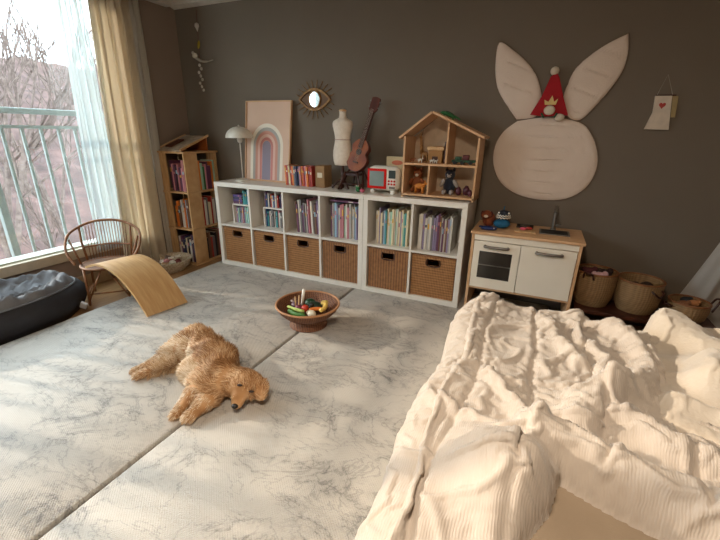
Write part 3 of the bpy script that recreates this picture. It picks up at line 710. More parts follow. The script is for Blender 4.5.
# ------------------------------------------------------------------ wall things
# hanging garland in the corner
gw = mat('white_clay', 'cfc7ba', .6); wd = mat('driftwood', 'a9a092', .8); yl = mat('mustard_felt', 'a8922f', .8)
g = thing('hanging_mobile', (-.36, -.04, 1.8), 'string mobile of driftwood, white bird and shells hanging in the wall corner', 'mobile')
MB().tube([(-.345, -.03, 2.2), (-.36, -.035, 1.82)], .0012, 5).build('string', mat('red_cord', '7a2a24', .8), g)
MB().lathe([(0, -.045), (.006, -.03), (.02, 0), (.016, .02), (0, .03)], (-.352, -.034, 2.075), 14).build('clay_bell', gw, g, smooth=True)
MB().ell((-.355, -.034, 1.93), (.014, .008, .035), Euler((0, .3, 0))).build('felt_leaf', yl, g, smooth=True)
MB().tube(bez([(-.42, -.035, 1.835), (-.35, -.035, 1.80), (-.28, -.035, 1.79), (-.2, -.035, 1.80)], 5), [.012]*6+[.009]*5+[.005]*5, 8).build('driftwood_bar', wd, g, smooth=True)
MB().ell((-.41, -.04, 1.845), (.03, .014, .022)).ell((-.43, -.04, 1.868), (.014, .012, .014)).build('clay_bird', gw, g, smooth=True)
for k in range(8):
    xx = -.37+.02*math.sin(k*2.1); zz = 1.765-k*.03
    MB().ell((xx, -.035, zz), (.016-.0006*k, .007, .014), Euler((0, k, 0))).build('shell', gw, g, smooth=True)
MB().tube([(-.37, -.035, 1.79), (-.375, -.035, 1.54)], .001, 4).build('thread', wd, g)
# plain quilted wall hanging (generic stand-in for the character cushion)
quilt = mat('quilted_white_cotton', 'e0cfc0', .92, var='d8c5b5', scale=5, bump=.25, bscale=120, sheen=.2)
def quilt_part(name, out, cen, parent, dome=.03, sub=14, lines=.075, vert=False):
    n0 = [Vector((a, 0, b)) for a, b in out]
    P = bez(n0+[n0[0]], 4)[:-1]; mb = MB(); n = len(P); c = Vector((cen[0], 0, cen[1]))
    vs = []; fs = []
    for k in range(sub+1):
        t = k/sub
        for p in P:
            q = c+(p-c)*t; z_ = dome*(1-t**4)**.5
            g1 = abs(((q.z if not vert else q.z+q.x*.4)/lines) % 1-.5); z_ -= .008*max(0, 1-abs(g1-.5)/.08)*(1 if t < .97 else 0)
            vs.append((q.x, -.004-z_-.001, q.z))
    for k in range(sub):
        for j in range(n): fs.append((k*n+j, k*n+(j+1) % n, (k+1)*n+(j+1) % n, (k+1)*n+j))
    b0 = len(vs)
    for p in P: vs.append((p.x, -.003, p.z))
    for j in range(n): fs.append((sub*n+j, sub*n+(j+1) % n, b0+(j+1) % n, b0+j))
    fs.append(tuple(range(b0, b0+n)))
    mb.add(vs, fs); o = mb.build(name, quilt, parent, smooth='auto')
    e = MB().tube([(p.x, -.006, p.z) for p in P], .004, 6, closed=True).build('piping', mat('taupe_piping', '7c6a5a', .8), o, smooth=True)
    return o
bh = thing('quilted_wall_hanging', (2.65, -.02, 1.2), 'large white quilted wall hanging, a plain oval with two leaf-shaped panels above', 'wall hanging')
head = [(2.446, 1.299), (2.365, 1.231), (2.320, 1.132), (2.325, 1.004), (2.393, .878), (2.518, .802), (2.68, .776), (2.835, .797), (2.94, .878), (2.979, 1.0), (2.962, 1.116), (2.903, 1.228), (2.823, 1.294), (2.636, 1.325)]
quilt_part('oval_panel', head, (2.65, 1.05), bh, sub=40)
quilt_part('leaf_panel', [(2.44, 1.305), (2.352, 1.41), (2.285, 1.515), (2.255, 1.651), (2.264, 1.785), (2.361, 1.732), (2.449, 1.664), (2.518, 1.586), (2.562, 1.497), (2.58, 1.42), (2.561, 1.325)], (2.42, 1.52), bh, .025, 26, .13, True)
quilt_part('leaf_panel', [(2.992, 1.785), (3.012, 1.675), (3.002, 1.577), (2.955, 1.476), (2.894, 1.382), (2.828, 1.305), (2.755, 1.322), (2.705, 1.42), (2.714, 1.514), (2.745, 1.608), (2.816, 1.682), (2.902, 1.742)], (2.86, 1.54), bh, .025, 26, .13, True)
ht = thing('felt_hat', (2.64, -.05, 1.4), 'pointed red felt hat with white pompom and crown patch on the quilted hanging', 'hat')
felt = mat('red_felt', 'a3101c', .95, sheen=.3); felt_w = mat('white_felt', 'd8cbb8', .95)
MB().prism([(2.523, 1.336), (2.62, 1.325), (2.751, 1.333), (2.705, 1.44), (2.662, 1.555), (2.64, 1.585), (2.612, 1.56), (2.578, 1.45)], lambda a, b, d: Vector((a, -.037-d-.02*max(0, 1-abs(a-2.64)/.1), b)), .012).build('hat_cone', felt, ht)
MB().ell((2.63, -.055, 1.592), .026).build('pompom', felt_w, ht, smooth=True)
yy = lambda a, b, d: Vector((a, -.068-d, b))
MB().prism([(2.597, 1.425), (2.603, 1.395), (2.668, 1.395), (2.676, 1.43), (2.655, 1.412), (2.640, 1.45), (2.622, 1.412)], yy, .006).build('crown_patch', mat('pale_gold_felt', 'd8b878', .8), ht)
MB().ell((2.636, -.070, 1.362), (.034, .012, .029)).build('round_patch', felt_w, ht, smooth=True)
for s, x in ((0, 2.59), (1, 2.685)): MB().tube([(x, -.068, 1.345), (x+(.02 if s == 0 else -.015), -.068, 1.318)], .007, 6).build('dark_toggle', dgr, ht, smooth=True)
MB().ell((2.70, -.055, 1.32), (.032, .02, .022)).build('fur_tuft', felt_w, ht, smooth=True)
# small dress ornament
dr = thing('hanging_dress_ornament', (3.25, -.02, 1.35), 'tiny white cloth dress with a red heart hanging on a string at right', 'ornament')
dc = mat('cream_cotton', 'd6c7b4', .9, bump=.2)
MB().prism([(3.198, 1.441), (3.280, 1.440), (3.292, 1.35), (3.306, 1.252), (3.182, 1.254), (3.206, 1.349)], lambda a, b, d: Vector((a, -.006-d, b)), .016).build('dress_body', dc, dr)
MB().prism([(3.283, 1.44), (3.312, 1.437), (3.322, 1.322), (3.300, 1.322)], lambda a, b, d: Vector((a, -.005-d, b)), .012).build('sleeve', mat('ochre_trim', 'a89468', .8), dr)
hp = [(3.243+.017*math.sin(t)**3, 1.388+.0155*(13*math.cos(t)-5*math.cos(2*t)-2*math.cos(3*t)-math.cos(4*t))/13) for t in [2*PI*k/24 for k in range(24)]]
MB().prism(hp, lambda a, b, d: Vector((a, -.022-d, b)), .002).build('heart', mat('red_thread', 'b04038', .8), dr)
MB().tube([(3.205, -.012, 1.44), (3.236, -.008, 1.556), (3.285, -.012, 1.44)], .0014, 5).build('string', wd, dr)
MB().box(3.198, 3.30, -.018, -.008, 1.438, 1.447).build('hanger_bar', darkwood, dr)

# ------------------------------------------------------------------ play kitchen
kx0, kx1, ky0, ky1, kz = 2.29, 2.955, -.40, -.015, .575
kt = thing('play_kitchen', (2.62, -.2, 0), 'white and birch toy kitchen with an oven door, between the shelf and the baskets', 'play kitchen')
MB().box(kx0-.008, kx1+.012, ky0-.01, ky1, kz, kz+.018, bev=.003).build('worktop', birch, kt)
for x in (kx0, kx1-.018): MB().box(x, x+.018, ky0, ky1, 0, kz, bev=.002).build('side_panel', birch, kt)
MB().box(kx0+.018, kx1-.018, ky0+.004, ky0+.018, .535, kz).build('fascia', kit_white, kt)
MB().box(kx0+.018, kx1-.018, ky0+.02, ky1-.01, .185, .20).box(kx0+.018, kx1-.018, ky1-.02, ky1-.01, .2, kz).build('carcass', kit_white, kt)
MB().box(kx0+.018, kx1-.018, ky0+.01, ky0+.024, .183, .196).build('bottom_rail', birch, kt)
od = MB(); y0, y1 = ky0-.002, ky0+.014
dx0, dx1, dz0, dz1 = kx0+.021, 2.606, .20, .53; wx0, wx1, wz0, wz1 = 2.352, 2.562, .270, .462
od.box(dx0, wx0, y0, y1, dz0, dz1).box(wx1, dx1, y0, y1, dz0, dz1).box(wx0, wx1, y0, y1, dz0, wz0).box(wx0, wx1, y0, y1, wz1, dz1)
odo = od.build('oven_door', kit_white, kt)
MB().box(wx0, wx1, y0+.004, y0+.008, wz0, wz1).build('oven_glass', mat('dark_oven_glass', '37322d', .12, var='2b2825', scale=6), odo)
MB().box(wx0, wx1, y0+.0, y0+.006, .362, .369).build('oven_rack', chrome, odo)
cdo = MB().box(2.610, kx1-.021, y0, y1, dz0, dz1, bev=.002).build('cupboard_door', kit_white, kt)
for (a, b, z, par) in ((2.385, 2.53, .499, odo), (2.705, 2.85, .499, cdo)):
    MB().tube(bez([(a, y0, z), (a+.004, y0-.02, z), ((a+b)/2, y0-.026, z), (b-.004, y0-.02, z), (b, y0, z)], 4), .0095, 8).build('handle', dark_metal, par, smooth=True)
MB().box(2.70, 2.885, -.275, -.13, kz+.0185, kz+.024, bev=.002).build('sink_rim', dark_metal, kt)
MB().box(2.712, 2.872, -.263, -.142, kz+.0242, kz+.0255).build('sink_basin', black, kt)
MB().tube(bez([(2.785, -.1, kz+.018), (2.785, -.1, kz+.11), (2.785, -.105, kz+.165), (2.785, -.14, kz+.175), (2.785, -.17, kz+.15)], 6), .012, 10).build('faucet', chrome, kt, smooth=True)
MB().tube([(2.785, -.1, kz+.05), (2.83, -.105, kz+.058)], .006, 8).lathe([(0, kz+.018), (.02, kz+.018), (.018, kz+.028), (0, kz+.03)], (2.785, -.1, 0), 16).build('faucet_lever', chrome, kt, smooth=True)
kz1 = kz+.0185
# things on it
t = thing('plush_dog', (2.36, -.2, kz1), 'reddish brown plush toy lying at the left end of the toy kitchen', 'plush toy')
MB().ell((2.365, -.2, kz1+.05), (.045, .045, .05)).ell((2.35, -.235, kz1+.085), (.035, .033, .032)).build('body', mat('rust_plush', '94502c', .95, var='5f2a1a', scale=30), t, smooth=True)
for s in (-1, 1): MB().ell((2.35+s*.03, -.225, kz1+.085), (.010, .014, .026)).build('ear', mat('maroon_plush', '4a1a1c', .9), t, smooth=True)
MB().ell((2.35, -.266, kz1+.08), (.015, .010, .010)).build('snout', cream_book, t, smooth=True)
bl = mat('blue_plush', '1f6f99', .8, var='17587c', scale=20)
t = thing('toy_shark', (2.46, -.24, kz1), 'blue toy shark with an open white-toothed mouth on the toy kitchen', 'toy')
MB().ell((2.455, -.22, kz1+.032), (.056, .06, .032)).build('lower_body', bl, t, smooth=True)
MB().ell((2.462, -.2, kz1+.098), (.045, .05, .024), Euler((-.25, 0, 0))).build('upper_jaw', mat('dark_navy_plastic', '1b2433', .5), t, smooth=True)
MB().ell((2.46, -.185, kz1+.07), (.04, .035, .03)).build('mouth_interior', black, t, smooth=True)
for zz, rr_ in ((.074, .046), (.088, .042)):
    MB().tube([(2.46+rr_*math.cos(a), -.205+rr_*1.1*math.sin(a), kz1+zz+(.006 if k % 2 else -.003)) for k, a in enumerate([PI*1.0+PI*q/14 for q in range(15)])], .0045, 6).build('teeth', wp, t, smooth=True)
MB().prism([(-.015, 0), (.02, 0), (.012, .03)], lambda a, b, d: Vector((2.46-d, -.2+a, kz1+.118+b)), .006).build('fin', bl, t)
for s in (-1, 1): MB().ell((2.462+s*.032, -.235, kz1+.108), .007).build('eye', wp, t, smooth=True)
blob('toy_whale', [((0, 0, .014), (.055, .03, .014)), ((-.05, 0, .02), (.018, .022, .006))], mat('navy_toy', '1a2f63', .5), 'flat dark blue toy fish in front of the brown plush on the toy kitchen', 'toy', (2.385, -.33, kz1), extra=[('eye', [((.035, -.02, .02), .004)], wp)])
t = thing('cutting_board', (2.62, -.25, kz1), 'small wooden board with pink toy food beside the toy sink', 'board')
MB().box(2.545, 2.68, -.31, -.20, kz1, kz1+.01, bev=.003).build('board', pine, t)
for k, (x, y, c) in enumerate(((2.60, -.26, 'e0566a'), (2.635, -.235, 'b8392e'))):
    tag(MB().ell((x, y, kz1+.02), (.022, .014, .010)).build('toy_food', mat('toy_food_'+str(k), c, .5), smooth=True, off=(x, y, kz1+.01)), ['pink oval toy food on the small wooden board', 'red oval toy food behind the pink one on the small board'][k], 'toy food')
t = thing('toy_hob', (2.50, -.12, kz1), 'flat dark toy cooking plate at the back of the toy kitchen', 'toy')
MB().box(2.55, 2.66, -.15, -.05, kz1, kz1+.008, bev=.002).build('plate', black, t)
MB().lathe([(.03, kz1+.008), (.035, kz1+.0095), (.03, kz1+.0105)], (2.605, -.10, 0), 20).build('ring', chrome, t, smooth=True)

# ------------------------------------------------------------------ baskets on a low dark bench
bn = thing('low_bench', (3.4, -.2, FZ), 'low dark wooden bench under the woven baskets behind the bed', 'bench')
MB().box(2.985, 3.74, -.36, -.10, .125, .15, bev=.003).build('seat', darkwood, bn)
for x in (3.0, 3.70): MB().box(x, x+.03, -.34, -.12, FZ, .125).build('leg', darkwood, bn)
sea = wicker_mat('seagrass_weave', 'a5835a', '7d6240', 2*PI/.02, 2*PI/.013, .3)
def rbasket(x, y, z, r, H, m, label, handles, sx=1.0):
    t = thing('woven_basket', (x, y, z), label, 'basket', 'round baskets behind the bed')
    pr = [(0, z), (r*.78, z), (r*.92, z+H*.2), (r*1.0, z+H*.55), (r*1.0, z+H), (r*.93, z+H), (r*.93, z+H*.55), (r*.84, z+H*.22), (r*.7, z+.012), (0, z+.012)]
    MB().lathe(pr, (x, y, 0), 32, sx=sx).build('basket_body', m, t, smooth='auto')
    MB().tube([(x+r*.97*sx*math.cos(a), y+r*.97*math.sin(a), z+H) for a in [2*PI*k/32 for k in range(32)]], .007, 6, closed=True).build('rim', rattan, t, smooth=True)
    for (a, up_, rad) in handles:
        c = Vector((x+r*sx*math.cos(a), y+r*math.sin(a), z+H)); tg = Vector((-math.sin(a), math.cos(a), 0)); out = Vector((math.cos(a), math.sin(a), 0))
        MB().tube(bez([c+tg*rad-Vector((0, 0, .03)), c+tg*rad*.8+out*.02+Vector((0, 0, up_*.7)), c+out*.03+Vector((0, 0, up_)), c-tg*rad*.8+out*.02+Vector((0, 0, up_*.7)), c-tg*rad-Vector((0, 0, .03))], 6), .006, 8).build('handle', darkwood, t, smooth=True)
rbasket(3.085, -.2, .1505, .125, .225, sea, 'tapered woven basket beside the toy kitchen, left of the three', [(-2.0, .01, .03)])
rbasket(3.335, -.2, .1505, .128, .205, sea, 'round woven basket with a thick rim, middle of the three behind the bed', [(-1.0, -.06, .035)])
rbasket(3.60, -.22, .1505, .105, .115, sea, 'small woven basket with a dark loop handle beside the white drape', [(-.1, .04, .045), (3.4, -.03, .03)])
cl = [('e0b7bf', 'pink soft toy poking out of the left woven basket'), ('5a2c30', 'dark red cloth toy inside the left woven basket'), ('3a2722', 'dark brown soft toy inside the left woven basket')]
for k, (c, l) in enumerate(cl):
    x, y = [(3.10, -.23), (3.05, -.15), (3.14, -.14)][k]
    blob('soft_toy', [((0, 0, 0), (.045, .03, .03)), ((.03, 0, .02), (.02, .02, .02)), ((-.03, 0, .012), (.018, .018, .02))], mat('soft_toy_'+str(k), c, .9), l, 'soft toy', (x, y, .345), 'toys in the left basket')
for k, (x, y, c, l) in enumerate(((3.31, -.2, '4a3022', 'dark brown cushion ball deep in the middle basket'), (3.38, -.17, '33221a', 'black-brown ball deep in the middle basket'))):
    blob('toy_ball', [((0, 0, 0), .045)], mat('ball_'+str(k), c, .8), l, 'ball', (x, y, .29), 'toys in the middle basket')
for k, (x, y, c, l) in enumerate(((3.57, -.24, '8a5a3a', 'tan wooden toy inside the small basket'), (3.63, -.2, 'b87a4a', 'orange-brown toy inside the small basket'), (3.60, -.16, '2c3238', 'dark toy at the back of the small basket'))):
    blob('toy_piece', [((0, 0, 0), (.03, .022, .022)), ((.02, 0, .012), .014)], mat('piece_'+str(k), c, .7), l, 'toy', (x, y, .25), 'toys in the small basket')
# white drape at right
dm = sheer_mat('white_voile', 'e8e5e1', .93)
d = MB()
def df(u, v):
    z = .02+u*2.15; s = (1-u)**1.7
    xl = 3.98-.46*s; xr = 4.25+.3*s
    x = xl+(xr-xl)*v
    return (x, -.05-.5*s*max(0, v-.35)*.5+(.012+.03*v)*math.sin(v*34+u*3)+.008*math.sin(v*71+u*7), z)
d.grid(40, 70, df)
tag(d.build('canopy_drape', dm, smooth=True, off=(4.0, -.15, 0), fixn=False), 'white voile canopy drape flaring down the wall behind the small basket', 'drape')

# ------------------------------------------------------------------ curtains
cm = mat('beige_curtain_linen', 'e4d8c6', .9, var='dccfba', scale=30, bump=.15, bscale=200)
nt, N, L_, b_ = nodes(cm)
tl = N.new('ShaderNodeBsdfTranslucent'); tl.inputs[0].default_value = lin('ece2d0'); mx = N.new('ShaderNodeMixShader'); mx.inputs[0].default_value = .6
L_.new(b_.outputs[0], mx.inputs[1]); L_.new(tl.outputs[0], mx.inputs[2]); L_.new(mx.outputs[0], N['Material Output'].inputs[0])
def curtain(name, y0, y1, x, amp, folds, m, label, z0=.0, z1=2.23, flare=0.0):
    def cf(u, v):
        z = z0+(z1-z0)*u; ph = v*folds*2*PI
        a = amp*(1+.25*math.sin(v*9+1)); yy = y0+(y1-y0)*v
        yy = yy - flare*(1-u)*(1-v)
        return (x + a*math.sin(ph+.5*math.sin(u*3+v*5)) + .3*a*math.sin(2.3*ph+u*2), yy+.008*math.sin(ph*1.7+u*4), z)
    o = MB().grid(30, folds*16, cf).build(name, m, smooth=True, off=(x, (y0+y1)/2, z0), fixn=False)
    md = o.modifiers.new('solid', 'SOLIDIFY'); md.thickness = .002
    return tag(o, label, 'curtain')
curtain('curtain', -.86, -.535, -.555, .030, 6, cm, 'floor-length beige curtain gathered beside the window', flare=.12)
curtain('sheer_curtain', -1.05, -.87, -.60, .010, 5, sheer_mat('white_sheer', 'dde6e6', .5), 'narrow strip of pale sheer curtain between the glass and the beige curtain', z0=.23, flare=.1)
ctr = thing('curtain_rail', (-.57, -2.5, 2.235), 'white ceiling curtain rail above the window', 'curtain rail')
MB().box(-.59, -.54, -4.8, -.5, 2.232, 2.29).build('track', tr, ctr)

curtain('sheer_curtain', -.52, -.43, -.575, .012, 4, sheer_mat('white_lining', 'e4ddd2', .9), 'white sheer curtain gathered between the beige curtain and the corner bookcase')
# ------------------------------------------------------------------ floor cushion (pet bed)
bc = Vector((-.36, -1.96, 0))
cush = thing('floor_cushion', (bc.x, bc.y, FZ), 'round dark navy floor cushion with a grey crumpled top under the window', 'cushion')
navy = mat('black_navy_canvas', '26262c', .7, var='1b1b21', scale=12, bump=.2, bscale=150)
greyq = mat('grey_crumpled_cotton', '76777a', .8, var='5d5e62', scale=8, bump=.2, bscale=100)
cu = MB(); n = 96
rx, ry_ = .27, .50
def cfun(prof, disp):
    vs = []
    for i, (r, z) in enumerate(prof):
        for j in range(n):
            a = 2*PI*j/n; q = disp(r, a, z)
            vs.append((bc.x+rx*(r+q*.12)*math.cos(a), bc.y+ry_*(r+q*.12)*math.sin(a), z+q))
    fs = []
    for i in range(len(prof)-1):
        for j in range(n): fs.append((i*n+j, i*n+(j+1) % n, (i+1)*n+(j+1) % n, (i+1)*n+j))
    return vs, fs
side = [(.80, FZ), (.93, FZ+.01), (1.0, .03), (1.03, .07), (1.02, .11), (.96, .15), (.88, .17)]
vs, fs = cfun(side, lambda r, a, z: .006*math.sin(a*9)+.008*pn(math.cos(a)*3, math.sin(a)*3, z*8))
cu.add(vs, fs+[tuple(range(n))]); cu.build('side_wall', navy, cush, smooth=True)
top = [(.88-.86*k/26, .17) for k in range(27)]
def td(r, a, z):
    x, y = r*math.cos(a), r*math.sin(a)
    q = (.035*math.sin(min(1, (.88-r)/.2)*PI) if r > .68 else 0) - .05*max(0, 1-(r/.68)**2)
    rd = 1-abs(pn(x*4+2*pn(x*2, y*2), y*6, 3)); q += .045*(rd**4)*max(0, min(1, (.88-r)*8)) + .01*pn(x*12, y*12)
    return q
vs, fs = cfun(top, td); cu = MB().add(vs, fs+[tuple(range(26*n, 27*n))]); cu.build('top_cover', greyq, cush, smooth=True)
MB().tube([(bc.x+rx*.9*math.cos(a), bc.y+ry_*.9*math.sin(a), .171) for a in [2*PI*k/64 for k in range(64)]], .006, 6, closed=True).build('piping', greyq, cush, smooth=True)
MB().box(-.155, -.115, -1.60, -1.585, .0, .05, Euler((.3, .5, .6))).build('fabric_label', mat('white_tape', 'c9c7c9', .8), cush)

# ------------------------------------------------------------------ rattan chair
chx, chy, chz = -.25, -1.30, FZ
ch = thing('rattan_chair', (chx, chy, chz), 'small round-backed rattan chair with slender spindles in front of the window', 'chair')
fwd = Vector((.72, -.69, 0)).normalized(); sd = Vector((-fwd.y, fwd.x, 0))*-1   # sd points to camera-left
sd = Vector((fwd.y, -fwd.x, 0))
def cp(s, f_, z): return Vector((chx, chy, 0))+sd*s+fwd*f_+Vector((0, 0, z))
sz = .235
hoop = bez([cp(.18, .10, .27), cp(.235, .03, .36), cp(.23, -.09, .455), (cp(.12, -.17, .515)), cp(0, -.19, .53), cp(-.12, -.17, .515), cp(-.23, -.09, .455), cp(-.235, .03, .36), cp(-.18, .10, .27)], 6)
MB().tube(hoop, .0095, 8).build('back_hoop', rattan, ch, smooth=True)
MB().tube([cp(.17*math.cos(a), .16*math.sin(a), sz) for a in [2*PI*k/32 for k in range(32)]], .010, 8, closed=True).build('seat_ring', rattan, ch, smooth=True)
MB().lathe([(0, -.006), (.163, -.006), (.163, .004), (.12, -.001), (0, -.004)], (chx, chy, sz), 32, sy=.98).build('seat', wicker_mat('cane_seat', '9a6a3c', '5c381c', 2*PI/.014, 2*PI/.02), ch, smooth='auto')
MB().tube(bez([cp(.165, -.10, .345), cp(0, -.165, .345), cp(-.165, -.10, .345)], 8), .007, 8).build('back_rail', rattan, ch, smooth=True)
for k in range(15):
    q = -.13+.26*k/14; fq = -.165+.06*(q/.13)**2*.6
    MB().tube([cp(q*.95, fq+.03, sz+.01), cp(q, fq, .345), cp(q*1.03, -.188+.05*(q/.2)**2, .528-.03*(q/.13)**2)], .0032, 6).build('spindle', rattan, ch, smooth=True)
for s in (-1, 1):
    MB().tube([cp(s*.145, -.10, .20), cp(s*.165, -.11, .385), cp(s*.17, -.145, .495)], .0085, 8).build('back_post', rattan, ch, smooth=True)
    MB().tube([cp(s*.16, .02, sz), cp(s*.225, -.05, .42)], .007, 8).build('arm_brace', rattan, ch, smooth=True)
    MB().tube([cp(s*.13, .12, sz), cp(s*.13, .15, chz+.004)], .009, 8).build('leg', rattan, ch, smooth=True)
    MB().tube([cp(s*.14, -.11, sz), cp(s*.16, -.15, chz+.004)], .009, 8).build('leg', rattan, ch, smooth=True)
    MB().tube([cp(s*.13, .145, .04), cp(s*.155, -.145, .04)], .006, 8).build('stretcher', rattan, ch, smooth=True)
    MB().tube([cp(s*.13, .146, .0), cp(s*.02, .14, sz-.01)], .006, 8).build('brace', rattan, ch, smooth=True)
MB().tube([cp(-.13, .147, .05), cp(.13, .147, .05)], .006, 8).build('stretcher', rattan, ch, smooth=True)

# ------------------------------------------------------------------ curved balance board leaning on the chair
b = MB(); PX = bez([(-.17, 0, .268), (-.06, 0, .302), (.06, 0, .294), (.18, 0, .235), (.29, 0, .125), (.375, 0, .001)], 10)
nb = len(PX); tk = .014; vs = []
for i, p in enumerate(PX):
    tgt = (PX[min(i+1, nb-1)]-PX[max(i-1, 0)]).normalized(); nn = Vector((-tgt.z, 0, tgt.x))
    sk = .06*i/(nb-1)
    for (yy_, o_) in ((-1.505+sk*.2, 0), (-1.215+sk*.2, 0), (-1.215+sk*.2, tk), (-1.505+sk*.2, tk)):
        q = p+nn*o_; vs.append((q.x+(.05 if yy_ > -1.35 else 0), yy_, max(q.z, .0005)))
fs = []
for i in range(nb-1):
    for j in range(4): fs.append((i*4+j, i*4+(j+1) % 4, (i+1)*4+(j+1) % 4, (i+1)*4+j))
fs += [(0, 1, 2, 3), tuple((nb-1)*4+j for j in range(4))]
b.add(vs, fs)
tag(b.build('balance_board', plyface, smooth='auto', off=(.1, -1.36, 0)), 'curved plywood balance board resting on the rattan chair and the mat', 'balance board')

# ------------------------------------------------------------------ tray of toys by the bookcase
ry0 = thing('woven_tray', (-.37, -.67, FZ), 'round pale woven tray full of small toys on the floor beside the bookcase tower', 'tray')
MB().lathe([(0, FZ), (.12, FZ), (.175, FZ+.06), (.195, FZ+.115), (.185, FZ+.115), (.165, FZ+.065), (.11, FZ+.012), (0, FZ+.012)], (-.37, -.67, 0), 36).build('tray_body', mat('white_rope_weave', 'c9bca6', .85, var='9c8a70', scale=60, bump=.6, bscale=90), ry0, smooth='auto')
bits = ['e2d8cc', 'b5606a', 'c9a27c', '7c3b3b', 'e6ddd4', '9aa48c', 'd3c5b2', 'a35a4a', 'e0d4c8', '6c5a52', 'c98c90', 'd9cdbd']
bn_ = ['white', 'rose', 'tan', 'maroon', 'ivory', 'sage', 'sand', 'brick red', 'off-white', 'umber', 'pink', 'stone']
for k in range(12):
    a = k*2.4; r = .035+.012*k if k < 8 else .02*(k-7)
    x, y = -.37+min(r, .13)*math.cos(a), -.67+min(r, .13)*math.sin(a); zz = FZ+.075+(.035 if k > 7 else 0)
    mb = MB()
    if k % 3 == 0: mb.box(x-.02, x+.02, y-.02, y+.02, zz-.018, zz+.018, Euler((.4*k, .3, k)), bev=.004)
    elif k % 3 == 1: mb.ell((x, y, zz), (.025, .018, .018), Euler((0, .3, k)))
    else: mb.tube([(x-.03, y, zz), (x+.03, y+.01, zz+.012)], .011, 8)
    tag(mb.build('toy_piece', mat('tray_bit_'+str(k), bits[k], .7), off=(x, y, zz), smooth='auto'), f'{bn_[k]} little {["toy block", "toy egg", "toy stick"][k % 3]} in the pale woven tray', 'toy', 'toys in the woven tray')

# ------------------------------------------------------------------ pedestal bowl with play food
bx, by = 1.40, -1.085
bw = thing('pedestal_bowl', (bx, by, 0), 'wide woven pedestal bowl of play food standing on the mat by the shelf', 'bowl')
wb = wicker_mat('brown_coil_weave', '94603c', '4a2817', 2*PI/.02, 2*PI/.009)
MB().lathe([(.115, .0), (.125, .003), (.118, .03), (.105, .055), (.098, .058), (.110, .03), (.113, .006)], (bx, by, 0), 36).build('pedestal', wb, bw, smooth='auto')
MB().lathe([(0, .05), (.10, .052), (.15, .075), (.19, .115), (.207, .148), (.198, .15), (.18, .12), (.14, .085), (.09, .064), (0, .062)], (bx, by, 0), 44).build('bowl', wb, bw, smooth='auto')
MB().tube([(bx+.204*math.cos(a), by+.204*math.sin(a), .150) for a in [2*PI*k/44 for k in range(44)]], .007, 6, closed=True).build('rim', mat('pale_rim_wood', 'b78258', .5), bw, smooth=True)
def bt(nm, mb, col, lbl, x, y, z): tag(mb.build(nm, mat('bowl_'+col, col, .45), off=(x, y, z), smooth='auto'), lbl, 'toy food', 'play food in the pedestal bowl')
food = [
 ('toy_cucumber', 'tube', [(-.09, -.09, .112), (-.02, -.115, .108), (.05, -.115, .112)], .014, '3c6e28', 'long green toy cucumber along the near side of the bowl'),
 ('toy_leek', 'tube', [(-.12, -.055, .118), (-.04, -.078, .122), (.02, -.08, .122)], .009, 'b3c46a', 'pale green toy bean pod above the cucumber'),
 ('toy_tomato', 'ell', (-.01, -.02, .115), (.022, .022, .02), 'c43a1e', 'red toy tomato in the middle of the bowl'),
 ('toy_carrot', 'tube', [(.03, -.03, .115), (.075, -.01, .122), (.10, .0, .122)], .011, 'd9772a', 'orange toy carrot right of the tomato'),
 ('toy_egg', 'ell', (.075, -.075, .118), (.024, .02, .02), 'e8dcc2', 'white toy egg at the right front of the bowl'),
 ('toy_banana', 'tube', [(.07, .07, .13), (.11, .04, .142), (.13, -.01, .14), (.12, -.05, .135)], .012, 'e0bd62', 'pale yellow toy banana curling along the right rim'),
 ('toy_corn', 'tube', [(.055, .09, .118), (.10, .08, .135)], .015, 'dcc06a', 'stubby yellow toy corn near the back right rim'),
 ('toy_eggplant', 'ell', (-.09, .0, .108), (.035, .024, .022), '43223a', 'dark purple toy eggplant at the left of the bowl'),
 ('toy_beet', 'ell', (-.05, -.03, .112), (.024, .022, .02), '6e2138', 'plum red toy beet beside the eggplant'),
 ('toy_pepper', 'ell', (.02, .05, .108), (.045, .035, .026), '1f3a2c', 'dark green toy pepper at the back of the bowl'),
 ('toy_broccoli', 'ell', (-.03, .075, .112), (.032, .032, .024), '20442a', 'deep green toy broccoli behind the white stick'),
 ('toy_mushroom', 'ell', (.045, -.055, .112), (.018, .018, .014), 'b59a78', 'tan toy mushroom between carrot and egg'),
 ('toy_potato', 'ell', (-.12, .03, .118), (.03, .024, .02), '5c3a28', 'brown toy potato at the far left of the bowl'),
 ('toy_olive', 'ell', (.03, -.0, .138), (.014, .014, .014), '20201a', 'black toy olive on top in the middle of the bowl')]
for nm, kd, a, r, c, l in food:
    if kd == 'tube':
        P = [(bx+p[0], by+p[1], p[2]) for p in a]; r *= 1.2; P = [(p[0], p[1], p[2]+.008) for p in P]; bt(nm, MB().tube(bez(P, 5), [r*.6]+[r]*(5*(len(P)-1)-1)+[r*.6], 10), c, l, *P[0])
    else: P = (bx+a[0], by+a[1], a[2]+.006); bt(nm, MB().ell(P, tuple(q*1.2 for q in r)), c, l, *P)
t = thing('toy_spoon', (bx-.045, by+.0, .12), 'white toy spoon standing upright in the pedestal bowl', 'toy')
MB().tube([(bx-.055, by+.01, .11), (bx-.04, by+.02, .235)], [.008, .011], 10).build('handle', wp, t, smooth=True)
MB().ell((bx-.057, by+.008, .108), (.02, .012, .014)).build('spoon_bowl', wp, t, smooth=True)
t = thing('wooden_tongs', (bx-.08, by, .12), 'thin wooden tongs stuck in the bowl left of the white spoon', 'toy')
MB().tube([(bx-.075, by-.03, .11), (bx-.082, by-.02, .19)], .005, 8).build('arm', pine, t, smooth=True)
